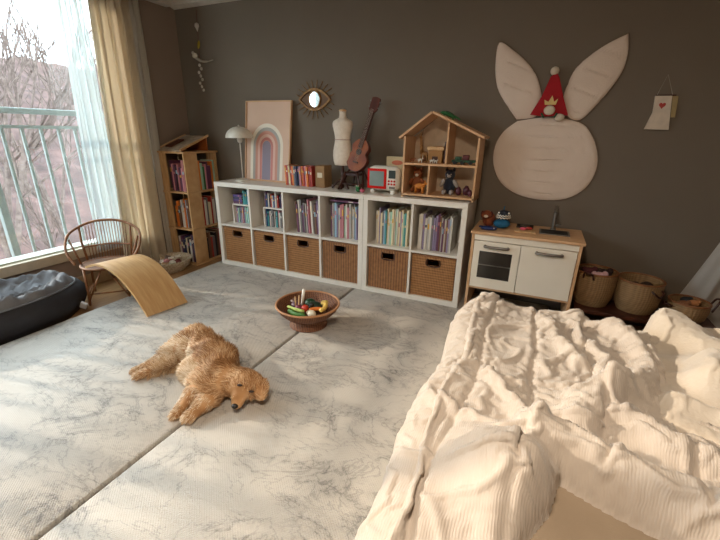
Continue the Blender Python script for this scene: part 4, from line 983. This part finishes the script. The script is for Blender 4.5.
MB().tube([(bx-.05, by-.035, .11), (bx-.052, by-.02, .205)], .005, 8).build('arm', pine, t, smooth=True)

# ------------------------------------------------------------------ bed
rs = np.random.RandomState(3)
PERM = rs.permutation(512); GR = rs.uniform(0, 2*PI, 512)
def perl(x, y, seed=0):
    xi = np.floor(x).astype(int); yi = np.floor(y).astype(int); xf = x-xi; yf = y-yi
    def g(ix, iy, dx, dy):
        h = PERM[(PERM[(ix+seed*57) & 511]+iy) & 511]; a = GR[h]; return np.cos(a)*dx+np.sin(a)*dy
    u = xf**3*(xf*(xf*6-15)+10); v = yf**3*(yf*(yf*6-15)+10)
    a = g(xi, yi, xf, yf)*(1-u)+g(xi+1, yi, xf-1, yf)*u; b = g(xi, yi+1, xf, yf-1)*(1-u)+g(xi+1, yi+1, xf-1, yf-1)*u
    return (a*(1-v)+b*v)*1.4
def ridge(x, y, s, p=3): return (1-np.abs(perl(x, y, s)).clip(0, 1))**p
def segd(X, Y, path):
    best = np.full(X.shape, 9.)
    for (ax, ay), (bx_, by_) in zip(path[:-1], path[1:]):
        dx, dy = bx_-ax, by_-ay; t = (((X-ax)*dx+(Y-ay)*dy)/(dx*dx+dy*dy)).clip(0, 1)
        best = np.minimum(best, np.hypot(X-ax-t*dx, Y-ay-t*dy))
    return best
def inpoly(X, Y, P):
    ins = np.zeros(X.shape, bool); n = len(P)
    for i in range(n):
        x1, y1 = P[i]; x2, y2 = P[(i+1) % n]
        c = ((y1 > Y) != (y2 > Y)) & (X < (x2-x1)*(Y-y1)/((y2-y1) if y2 != y1 else 1e-9)+x1)
        ins ^= c
    return ins
BX0, BX1, BYF, BYN, BT = 2.36, 4.45, -.90, -3.6, .315
bd = thing('bed', (3.4, -2.2, 0), 'low bed with a beige fitted sheet, filling the right foreground', 'bed')
sheet = mat('beige_fitted_sheet', '9d8b76', .85, var='94826d', scale=8, bump=.1, bscale=300)
MB().box(BX0+.07, BX1-.02, BYN, BYF-.02, FZ+.0 if False else .001, .12, bev=.01).build('base', mat('beige_bed_base', '9c8468', .8), bd)
MB().box(BX0+.045, BX1, BYN, BYF-.01, .12, BT, bev=.035).build('mattress', sheet, bd, smooth=True)
dv = duvet_mat('cream_ribbed_cotton', 'c5b9ac', 'bcafa2')
stp = .0075
def gridmesh(name, P, keep, m, parent=None, label=None):
    nu, nv = P.shape[:2]; idx = -np.ones((nu, nv), int)
    kf = keep[:-1, :-1] & keep[1:, :-1] & keep[:-1, 1:] & keep[1:, 1:]
    used = np.zeros((nu, nv), bool); used[:-1, :-1] |= kf; used[1:, :-1] |= kf; used[:-1, 1:] |= kf; used[1:, 1:] |= kf
    idx[used] = np.arange(used.sum()); vs = P[used]
    I, J = np.nonzero(kf)
    fs = np.stack([idx[I, J], idx[I+1, J], idx[I+1, J+1], idx[I, J+1]], 1)
    me = bpy.data.meshes.new(name); me.from_pydata(vs.tolist(), [], fs.tolist()); me.materials.append(m)
    me.polygons.foreach_set('use_smooth', [True]*len(me.polygons)); me.update()
    o = bpy.data.objects.new(name, me); COL.objects.link(o)
    return o
# duvet: cloth coordinates s (across, hanging side < 0) and Y
S = np.arange(-.24, 1.62, stp); Yv = np.arange(-3.3, -.885, stp)
SS, YY = np.meshgrid(S, Yv, indexing='ij')
rc = .085
XE = BX0+.022+.010*np.sin(YY*7)+.012*perl(YY*3, YY*0+4.5, 2)
# profile across: vertical side -> quarter round -> flat
arc = rc*PI/2
ang = ((SS)/rc).clip(0, PI/2)
Xp = np.where(SS < 0, XE-(-SS)*.13, np.where(SS < arc, XE+rc*(1-np.cos(ang)), XE+rc+(SS-arc)))
Zp = np.where(SS < 0, BT+.03-rc+SS, np.where(SS < arc, BT+.03-rc+rc*np.sin(ang), BT+.03))
Zp = np.maximum(Zp, .004)
topw = (SS/arc).clip(0, 1)
X_ = Xp; Y_ = YY
wx = X_+.05*perl(X_*5, Y_*5, 7); wy = Y_+.05*perl(X_*5, Y_*5, 11)
def bil(x, y, q): return np.abs(perl(x, y, q))
H = .012*perl(X_*3.1, Y_*2.6, 1)+.010*perl(X_*7, Y_*6, 2)-.012
wx = X_+.07*perl(X_*4, Y_*4, 7)+.02*perl(X_*14, Y_*14, 8); wy = Y_+.07*perl(X_*4, Y_*4, 11)+.02*perl(X_*14, Y_*14, 12)
wa = .5+.5*perl(X_*2.4, Y_*2.4, 21)
H += .005*bil(wx*5+wy*3, wy*8-wx*2, 3)*(.6+wa)+.009*ridge(wx*3+wy*4, wy*5-wx*4, 13, 9)
sw = .02*perl(Y_*2.0, X_*0+1, 9)
for sx_ in (2.535, 2.735, 2.94, 3.15, 3.36):
    d_ = np.abs(X_+sw*2.2+.012*perl(Y_*4, X_*0+sx_*7+.3, 51)-sx_-.02*(Y_+1.6)); H -= .014*np.exp(-(d_/.014)**2)
def bump(path, r, h, p=2.0):
    global H
    d_ = segd(X_, Y_, path)/r; H += h*np.exp(-np.abs(d_)**p)
def bumpe(cx, cy, ra, rb, h, rot=0):
    global H
    c, s = math.cos(rot), math.sin(rot); a = (X_-cx)*c+(Y_-cy)*s; b = -(X_-cx)*s+(Y_-cy)*c
    H += h*np.exp(-((a/ra)**2+(b/rb)**2)**1.3)
bump([(2.755, -1.99), (2.84, -2.02), (2.97, -2.055), (3.12, -2.09), (3.4, -2.2), (3.8, -2.4)], .062, .092, 2.6)
bumpe(2.69, -2.18, .12, .14, .135)
bumpe(2.56, -2.12, .07, .1, .03)
bump([(3.03, -1.08), (3.12, -1.2), (3.15, -1.38), (3.10, -1.55), (2.98, -1.66)], .05, .062, 2.2)
bump([(2.98, -1.66), (2.90, -1.72), (2.885, -1.84)], .055, .05, 2.4)
bump([(2.90, -1.12), (2.93, -1.3), (3.0, -1.44), (2.96, -1.6)], .03, .035)
bump([(2.80, -1.15), (2.83, -1.35), (2.9, -1.48)], .028, .028)
bump([(2.96, -1.75), (3.1, -1.86), (3.35, -1.93)], .05, .05)
bump([(2.78, -1.9), (2.9, -1.95), (3.1, -1.99), (3.4, -2.08)], .03, .02)
bumpe(2.93, -.985, .06, .06, .03); bumpe(2.5, -.99, .10, .08, .03)
bump([(2.60, -1.72), (2.70, -1.86), (2.75, -1.98)], .028, .028); bump([(2.42, -1.9), (2.55, -1.98), (2.66, -2.02)], .025, .022)
# outlines that are free of duvet
wedge = [(2.825, -2.085), (2.93, -2.125), (3.05, -2.155), (3.2, -2.20), (3.5, -2.36), (3.95, -2.6), (4.4, -2.8), (4.4, -3.6), (2.82, -3.6), (2.70, -2.6), (2.735, -2.33), (2.80, -2.2)]
notch = [(3.0, -.8), (2.99, -1.0), (3.02, -1.06), (3.14, -1.03), (3.24, -1.0), (3.26, -.8)]
right = [(3.26, -.7), (3.22, -1.3), (3.19, -1.62), (3.5, -1.75), (4.5, -1.95), (4.5, -.7)]
keep = np.ones(X_.shape, bool); D = np.full(X_.shape, 9.)
for P in (wedge, notch, right):
    ip = inpoly(X_, Y_, P); dd = segd(X_, Y_, P+[P[0]])
    D = np.minimum(D, np.where(ip, -dd, dd))
keep = D > -.03
r_ = .055; k_ = (D/r_).clip(0, 1); edge = np.sqrt(1-(1-k_)**2)-np.where(D < 0, .9, 0)
far = ((BYF+.0-Y_)/.10).clip(0, 1); fe = np.sqrt(1-(1-far)**2)
base_top = BT+.004
zt = base_top+np.where(edge < 0, -.02, (Zp-base_top+.018+H)*edge)
Z = np.where(SS >= arc, zt, Zp+H*topw*.9*edge.clip(0, 1))
# side: wrinkles push outwards
outw = (1-topw); X2 = X_-outw*(.010+.5*H)
X2 = X2
Z = np.where(Y_ > BYF-.10, np.maximum(Z*fe+(BT-.13)*(1-fe), .01), Z)
Yo = Y_+.0
mount_lo = (Z < .02) & (SS < 0)
keepg = keep
P3 = np.stack([X2, Yo, Z], -1)
def crumple(B, pinned, iters=60, seed=1, shrink=(1.06, 1.15), hmax=.024, grav=.00022):
    '''lays a sheet of cloth with too much fabric over the surface B and lets it buckle into wrinkles'''
    nu, nv = B.shape[:2]
    du_ = np.gradient(B, axis=0); dv_ = np.gradient(B, axis=1); Nn = np.cross(du_, dv_); Nn /= np.linalg.norm(Nn, axis=-1, keepdims=True)+1e-12
    Nn[Nn[..., 2] < -.2] *= -1
    X_, Y_ = B[..., 0], B[..., 1]; st = .0075
    ex = shrink[0]+(shrink[1]-shrink[0])*(.5+.9*perl(X_*3.3, Y_*3.3, 41)).clip(0, 1)
    ey = shrink[0]+(shrink[1]-shrink[0])*(.5+.9*perl(X_*3.7, Y_*3.7, 43)).clip(0, 1)
    P = B+Nn*(.005+.007*perl(X_*24, Y_*24, 44)+.003*perl(X_*45, Y_*45, 45))[..., None]
    P[..., 0] += .003*perl(X_*17, Y_*17, 46); P[..., 1] += .003*perl(X_*17, Y_*17, 47)
    V = np.zeros_like(P); hm = hmax*(.45+.55*(.5+.9*perl(X_*4, Y_*4, 48)).clip(0, 1))
    def cons(ax, k, stiff, only_short=False, diag=0, ext=None):
        for par in range(2*k) if diag == 0 else range(2):
            if diag == 0:
                ids = [q for q in range(par, P.shape[ax]-k, 2*k)]
                if not ids: continue
                a = np.array(ids); b = a+k
                if ax == 0: A, Bq, L0 = P[a], P[b], np.linalg.norm(B[b]-B[a], axis=-1)*ext[a]
                else: A, Bq, L0 = P[:, a], P[:, b], np.linalg.norm(B[:, b]-B[:, a], axis=-1)*ext[:, a]
            d = Bq-A; L = np.linalg.norm(d, axis=-1)+1e-9; e = (L-L0)/L*.5*stiff
            if only_short: e = np.minimum(e, 0)
            c = d*e[..., None]
            if ax == 0: P[a] += c; P[b] -= c
            else: P[:, a] += c; P[:, b] -= c
    def shear(stiff):
        for (s0, s1) in ((0, 0), (0, 1), (1, 0), (1, 1)):
            for dg_ in (0, 1):
                a = (slice(s0, nu-1, 2), slice(s1, nv-1, 2)); b = (slice(s0+1, nu, 2), slice(s1+1, nv, 2))
                if dg_: a = (slice(s0, nu-1, 2), slice(s1+1, nv, 2)); b = (slice(s0+1, nu, 2), slice(s1, nv-1, 2))
                m0 = min(P[a].shape[0], P[b].shape[0]); m1 = min(P[a].shape[1], P[b].shape[1])
                A = P[a][:m0, :m1]; Q = P[b][:m0, :m1]
                L0 = np.linalg.norm(B[b][:m0, :m1]-B[a][:m0, :m1], axis=-1)*.5*(ex[a][:m0, :m1]+ey[a][:m0, :m1])
                d = Q-A; L = np.linalg.norm(d, axis=-1)+1e-9; c = d*((L-L0)/L*.5*stiff)[..., None]
                P[a][:m0, :m1] += c; P[b][:m0, :m1] -= c
    for it in range(iters):
        prev = P.copy(); P += V*.93 - Nn*grav
        for _ in range(2):
            cons(0, 1, .9, ext=ex); cons(1, 1, .9, ext=ey); shear(.35)
            cons(0, 2, .14, True, ext=ex*.97); cons(1, 2, .14, True, ext=ey*.97)
        q = ((P-B)*Nn).sum(-1); fix = np.where(q < 0, -q, np.where(q > hm, (hm-q)*.5, 0)); P += Nn*fix[..., None]
        P[pinned] = B[pinned]
        V = P-prev
    return P
pin = np.zeros(X_.shape, bool); pin[:2] = pin[-2:] = True; pin[:, :2] = pin[:, -2:] = True
pin |= (D < .006)
for sx_ in (2.535, 2.735, 2.94, 3.15, 3.36): pin |= (np.abs(X_+sw*2.2+.012*perl(Y_*4, X_*0+sx_*7+.3, 51)-sx_-.02*(Y_+1.6)) < .0042) & (Y_ > -1.98) & (H < .05) & (perl(Y_*7, X_*0+sx_*5+.3, 52) > -.18)
P3 = crumple(P3, pin)
def fine(P, X_, Y_, k, amt=1.0):
    n = np.cross(np.gradient(P, axis=0), np.gradient(P, axis=1)); n /= np.linalg.norm(n, axis=-1, keepdims=True)+1e-12; n[n[..., 2] < -.2] *= -1
    a = X_+.03*perl(X_*9, Y_*9, 61)+.012*perl(X_*25, Y_*25, 62); b = Y_+.03*perl(X_*9, Y_*9, 63)+.012*perl(X_*25, Y_*25, 64)
    ms = (.55+.8*perl(X_*5, Y_*5, 65)).clip(.12, 1)
    th_ = perl(X_*1.7, Y_*1.7, 69)*2.2; ca_, sa_ = np.cos(th_), np.sin(th_)
    f = .015*np.abs(perl(a*9+b*4, b*17-a*5, 66)) + .010*np.abs(perl(a*26-b*8, b*15+a*9, 67)) + .009*ridge(a*8-b*9, b*8+a*7, 68, 7) + .004*np.abs(perl(a*44, b*38, 70))
    return P+n*(f*ms*k*amt)[..., None]
P3 = fine(P3, X_, Y_, (D/.05).clip(0, 1)*(.35+.65*topw)*np.where(Y_ < -2.0, .55, 1.0))
du = gridmesh('duvet', P3, keepg, dv)
tag(du, 'rumpled cream ribbed duvet spread over the bed', 'duvet')
# second cream blanket to the right
S2 = np.arange(3.10, 4.43, .009); Y2 = np.arange(-2.05, -.86, .009)
X_, Y_ = np.meshgrid(S2, Y2, indexing='ij')
H = .02+.035*perl(X_*3, Y_*3, 31)+.02*perl(X_*6, Y_*6, 32)+.02*ridge(X_*4+Y_*2, Y_*4, 33, 3)
bump([(3.28, -.95), (3.40, -1.12), (3.60, -1.2)], .085, .065, 2.4)
bump([(3.62, -.95), (3.9, -1.05)], .10, .08, 2.4)
bump([(3.30, -1.50), (3.33, -1.38), (3.42, -1.30), (3.7, -1.30)], .065, .09, 2.6)
bump([(3.12, -1.62), (3.3, -1.66), (3.6, -1.72)], .03, .03)
P = [(3.235, -.90), (3.20, -1.05), (3.17, -1.3), (3.13, -1.55), (3.11, -1.72), (3.3, -1.80), (3.7, -1.98), (4.42, -2.0), (4.42, -.90)]
ip = inpoly(X_, Y_, P); D = segd(X_, Y_, P+[P[0]]); D = np.where(ip, D, -D); keep = D > -.03; k_ = (D/.06).clip(0, 1)
Z = np.where(D < 0, BT-.02, BT+.002+(.03+H)*np.sqrt(1-(1-k_)**2))
pin = D < .012; pin[:2] = pin[-2:] = True; pin[:, :2] = pin[:, -2:] = True
bl2 = gridmesh('blanket', crumple(np.stack([X_, Y_, Z], -1), pin, 90, shrink=(1.02, 1.08), hmax=.04), keep, mat('cream_fleece', 'cfc3b4', .95, var='c6b9a8', scale=5, bump=.2, bscale=90, sheen=.4))
tag(bl2, 'thick smooth cream blanket heaped beside the ribbed duvet at the right edge', 'blanket')

# ------------------------------------------------------------------ the dog
def capsule(mb, a, b, ra, rb, n=6):
    a, b = Vector(a), Vector(b)
    for k in range(n+1):
        t = k/n; mb.ell(a.lerp(b, t), ra+(rb-ra)*t, n=12, m=8)
dg = MB()
# trunk: pelvis -> belly -> chest (lies on its right side, back towards the bowl)
pel, lo, chs, shd = Vector((1.065, -1.69, .088)), Vector((1.16, -1.735, .085)), Vector((1.31, -1.815, .098)), Vector((1.415, -1.875, .092))
capsule(dg, pel, lo, .088, .084); capsule(dg, lo, chs, .086, .100); capsule(dg, chs, shd, .104, .088)
dg.ell(chs+Vector((-.03, -.055, -.02)), (.105, .10, .075)); dg.ell(shd+Vector((-.03, -.05, -.015)), (.09, .085, .068))
dg.ell(pel+Vector((0, -.06, -.01)), (.085, .085, .075))
hd = Vector((1.532, -1.872, .082))
capsule(dg, shd, hd, .080, .066)
dg.ell(hd+Vector((.010, .0, .006)), (.078, .075, .068))
nose = Vector((1.572, -1.975, .045))
capsule(dg, hd+Vector((.010, -.025, -.008)), nose+Vector((-.006, .020, .0)), .046, .027)
dg.ell(nose+Vector((-.015, .03, .035)), (.016, .03, .014))
def leg(pts, rs_):
    for (p, q, r1, r2) in zip(pts[:-1], pts[1:], rs_[:-1], rs_[1:]): capsule(dg, p, q, r1, r2)
leg([(1.055, -1.73, .09), (1.00, -1.81, .075), (.955, -1.865, .048), (.915, -1.94, .028)], [.078, .052, .029, .024])
leg([(1.065, -1.73, .05), (1.03, -1.84, .04), (.985, -1.92, .026), (.955, -1.965, .022)], [.07, .045, .026, .022])
dg.ell((.905, -1.955, .026), (.026, .032, .022)); dg.ell((.95, -1.98, .022), (.026, .030, .02))
leg([(1.37, -1.92, .08), (1.345, -1.99, .06), (1.345, -2.045, .032), (1.352, -2.085, .024)], [.058, .040, .028, .023])
leg([(1.42, -1.93, .06), (1.43, -1.99, .045), (1.425, -2.04, .032), (1.42, -2.075, .026)], [.055, .045, .032, .026])
dg.ell((1.355, -2.10, .024), (.026, .034, .022)); dg.ell((1.422, -2.09, .026), (.03, .034, .025))
capsule(dg, (1.02, -1.64, .06), (1.09, -1.585, .035), .04, .028)
# ear flaps grow out of the head
def flap(pts, r1, th_):
    pts = bez(pts, 4)
    for a_, b_2 in zip(pts[:-1], pts[1:]):
        ax = (b_2-a_).normalized(); rot = ax.to_track_quat('Z', 'Y').to_matrix(); dg.ell(a_, (r1, th_, r1), rot)
flap([hd+Vector((-.045, -.01, .055)), hd+Vector((-.082, -.035, .035)), hd+Vector((-.092, -.07, -.005)), hd+Vector((-.085, -.09, -.035))], .026, .014)
flap([hd+Vector((.065, .02, .04)), hd+Vector((.098, .015, .01)), hd+Vector((.108, -.01, -.03))], .028, .014)
raw = dg.build('dog_raw', black)
raw.location = (0, 0, 0)
md = raw.modifiers.new('r', 'REMESH'); md.mode = 'VOXEL'; md.voxel_size = .007
md = raw.modifiers.new('s', 'SMOOTH'); md.factor = .6; md.iterations = 6
bpy.context.view_layer.update()
dep = bpy.context.evaluated_depsgraph_get()
me = bpy.data.meshes.new_from_object(raw.evaluated_get(dep))
bpy.data.objects.remove(raw)
for v in me.vertices: v.co.z = max(v.co.z, .002)
dogroot = Vector((1.25, -1.8, 0))
def fur_mat(name, c1, c2, c3):
    m = bpy.data.materials.new(name); m.use_nodes = True; nt, N, L, b = nodes(m)
    tc = N.new('ShaderNodeTexCoord'); n = N.new('ShaderNodeTexNoise'); n.inputs['Scale'].default_value = 7; n.inputs['Detail'].default_value = 3
    L.new(tc.outputs['Object'], n.inputs[0])
    g = N.new('ShaderNodeNewGeometry'); rr = math_n(nt, 'MULTIPLY', math_n(nt, 'SUBTRACT', g.outputs['Random Per Island'], .5), .55)
    f = math_n(nt, 'ADD', n.outputs[0], rr)
    r = N.new('ShaderNodeValToRGB'); e = r.color_ramp.elements
    e[0].position = .3; e[0].color = lin(c1); e[1].position = .75; e[1].color = lin(c3)
    q = e.new(.52); q.color = lin(c2)
    L.new(f, r.inputs[0]); L.new(r.outputs[0], b.inputs['Base Color']); b.inputs['Roughness'].default_value = .6
    b.inputs['Specular IOR Level'].default_value = .25
    return m
fur_g = fur_mat('golden_fur', '875c36', 'b88b5f', 'd8b892'); fur_c = fur_mat('cream_fur', 'b8966f', 'd2b898', 'e6d5bd')
dog = bpy.data.objects.new('dog', me); COL.objects.link(dog); me.materials.clear(); me.materials.append(fur_g)
for p in me.polygons: p.use_smooth = True; p.material_index = 0
me.transform(Matrix.Translation(-dogroot)); dog.location = dogroot; dog['_o'] = tuple(dogroot)
tag(dog, 'golden long-haired dog lying asleep on its side on the marble mat', 'dog')
# fur blades
spine = [pel, lo, chs, shd, hd, nose]
def flow(p):
    P = p+dogroot; best = None
    for a, b in zip(spine[:-1], spine[1:]):
        t = max(0, min(1, (P-a).dot(b-a)/(b-a).length_squared)); d = (P-a.lerp(b, t)).length
        if best is None or d < best[0]: best = (d, (a-b).normalized())
    return best[1]
tot = []; acc = 0
for p in me.polygons: acc += p.area; tot.append(acc)
import bisect
fr_r = random.Random(5); gm = MB(); cmn = MB()
NB = 42000
fur_v = {0: ([], []), 1: ([], [])}
for k in range(NB):
    p = me.polygons[bisect.bisect_left(tot, fr_r.random()*acc)] if True else None
    vs_ = [me.vertices[i].co for i in p.vertices]; a, b = fr_r.random(), fr_r.random()
    q = vs_[0].lerp(vs_[1], a).lerp(vs_[-1].lerp(vs_[2], a) if len(vs_) > 3 else vs_[2], b)
    nrm = p.normal
    if q.z < .01 and nrm.z < -.3: continue
    W_ = q+dogroot
    fl = flow(q)
    isleg = W_.x < .985 or (W_.y < -2.0 and W_.x < 1.47)
    ishead = W_.x > 1.47
    isface = (W_-nose).length < .075
    if isface and (W_-nose).length < .02: continue
    if isleg:
        fl = (Vector((-.5, -.6, -.3)) if W_.x < 1.05 else Vector((-.5, -.6, -.4))).normalized()
    L = fr_r.uniform(.028, .058) * (.45 if isleg else 1) * (.55 if ishead else 1) * (.35 if isface else 1)
    # belly (camera-left, low) cream
    side_ = (W_-pel).cross(Vector((0, 0, 1))).dot((shd-pel).normalized())
    sidev = (W_.x-pel.x)*(shd.y-pel.y)-(W_.y-pel.y)*(shd.x-pel.x)     # >0 towards legs side
    cr = (sidev > .018 and W_.z < .15 and 1.0 < W_.x < 1.33) or (isleg and fr_r.random() < .6) or (isface and fr_r.random() < .6)
    curl = Vector((pn(W_.x*14, W_.y*14, 1), pn(W_.x*14, W_.y*14, 9), pn(W_.x*14, W_.y*14, 17)))*.9
    d1 = (nrm*.45+fl*.9+curl+Vector((fr_r.uniform(-1, 1), fr_r.uniform(-1, 1), fr_r.uniform(-1, 1)))*.18)
    if d1.dot(nrm) < .08: d1 += nrm*(.15-d1.dot(nrm))
    d1.normalize(); d2 = (d1+fl*.5+Vector((0, 0, -.55))).normalized()
    if d2.dot(nrm) < -.05: d2 = (d2-nrm*(d2.dot(nrm))).normalized()
    sdv = d1.cross(nrm); sdv = sdv.normalized() if sdv.length > 1e-4 else Vector((1, 0, 0))
    w_ = fr_r.uniform(.0010, .0019)
    q0 = q-nrm*.002; q1 = q0+d1*L*.5; q2 = q1+d2*L*.5
    q1.z = max(q1.z, .003); q2.z = max(q2.z, .002)
    V, F = fur_v[1 if cr else 0]; o_ = len(V)
    V += [tuple(q0-sdv*w_), tuple(q0+sdv*w_), tuple(q1+sdv*w_*.8), tuple(q1-sdv*w_*.8), tuple(q2)]
    F += [(o_, o_+1, o_+2, o_+3), (o_+3, o_+2, o_+4)]
for c in (0, 1):
    V, F = fur_v[c]; m_ = bpy.data.meshes.new('fur_coat'); m_.from_pydata(V, [], F); m_.materials.append([fur_g, fur_c][c]); m_.update()
    o = bpy.data.objects.new('fur_coat', m_); COL.objects.link(o); o.parent = dog; o['_o'] = tuple(dogroot)
    o['label'] = ['long golden fur', 'cream fur on belly and legs'][c]
fd = (nose-hd).normalized()
MB().ell(nose+Vector((.0, .0, .004)), (.016, .014, .012)).build('nose', mat('black_nose', '1a1310', .35), dog, smooth=True)
for e in (Vector((1.568, -1.928, .127)), Vector((1.617, -1.912, .098))):
    MB().ell(e, (.013, .006, .005), Euler((0, 0, .35))).build('closed_eye', mat('dark_eyelid', '2a160e', .5), dog, smooth=True)
MB().tube(bez([nose+Vector((-.018, .004, -.014)), nose+Vector((.0, .004, -.019)), nose+Vector((.018, .010, -.012))], 4), .002, 6).build('mouth', mat('dark_lip', '2a1712', .5), dog, smooth=True)
# ------------------------------------------------------------------ light
sun = bpy.data.lights.new('sun', 'SUN'); so = bpy.data.objects.new('sun', sun); COL.objects.link(so)
sdir = Vector((1, .17, -.40)).normalized(); so.rotation_euler = (-sdir).to_track_quat('Z', 'Y').to_euler(); so.location = (-3, -2, 3)
sun.energy = 2.9; sun.angle = math.radians(1.2); sun.color = (1, .80, .63)
wd_ = bpy.data.worlds.new('world'); sc.world = wd_; wd_.use_nodes = True
bg = wd_.node_tree.nodes['Background']; bg.inputs[0].default_value = (.78, .90, 1.0, 1); bg.inputs[1].default_value = 5.6
# unseen warm fill light added to brighten wall and shelves
al = bpy.data.lights.new('unseen_fill_light', 'AREA'); ao = bpy.data.objects.new('unseen_fill_light', al); COL.objects.link(ao)
al.shape = 'DISK'; al.size = .5; al.energy = 36; al.color = (1, .85, .68); ao.location = (2.3, -3.0, 2.22)
cl_ = thing('added_fill_fitting', (2.3, -3.0, ZC), 'flat round white disc added on the ceiling for the unseen fill light', 'lamp')  # made-up fitting that goes with the added fill light
MB().lathe([(0, 2.24), (.28, 2.24), (.29, ZC), (0, ZC)], (2.3, -3.0, 0), 32).build('fill_disc', wp, cl_)

# ------------------------------------------------------------------ camera
f_, yaw, pitch, roll, cx, cy, cz = 385.0019753786521, -0.4253063057282792, 0.34384178916106695, 0.017888769254492374, 2.651505998052774, -3.032468282942477, 1.2079381422495077
F = Vector((math.sin(yaw)*math.cos(pitch), math.cos(yaw)*math.cos(pitch), -math.sin(pitch)))
Rv = Vector((math.cos(yaw), -math.sin(yaw), 0)); U = Rv.cross(F)
c, s = math.cos(roll), math.sin(roll); R2 = Rv*c+U*s; U2 = -Rv*s+U*c
cam = bpy.data.cameras.new('camera'); co = bpy.data.objects.new('camera', cam); COL.objects.link(co)
M = Matrix((R2, U2, -F)).transposed().to_4x4(); M.translation = (cx, cy, cz); co.matrix_world = M
cam.sensor_width = 36; cam.lens = f_/720*36; cam.clip_start = .02; sc.camera = co
for o in bpy.data.objects:
    if '_o' in o: del o['_o']
sc.view_settings.view_transform = 'Standard'; sc.view_settings.look = 'None'; sc.view_settings.gamma = 1; sc.view_settings.use_curve_mapping = False
sc.view_settings.exposure = .36
sc.cycles.use_denoising = True
sc.cycles.max_bounces = 8; sc.cycles.diffuse_bounces = 5; sc.cycles.transparent_max_bounces = 16
sc.cycles.sample_clamp_indirect = 6
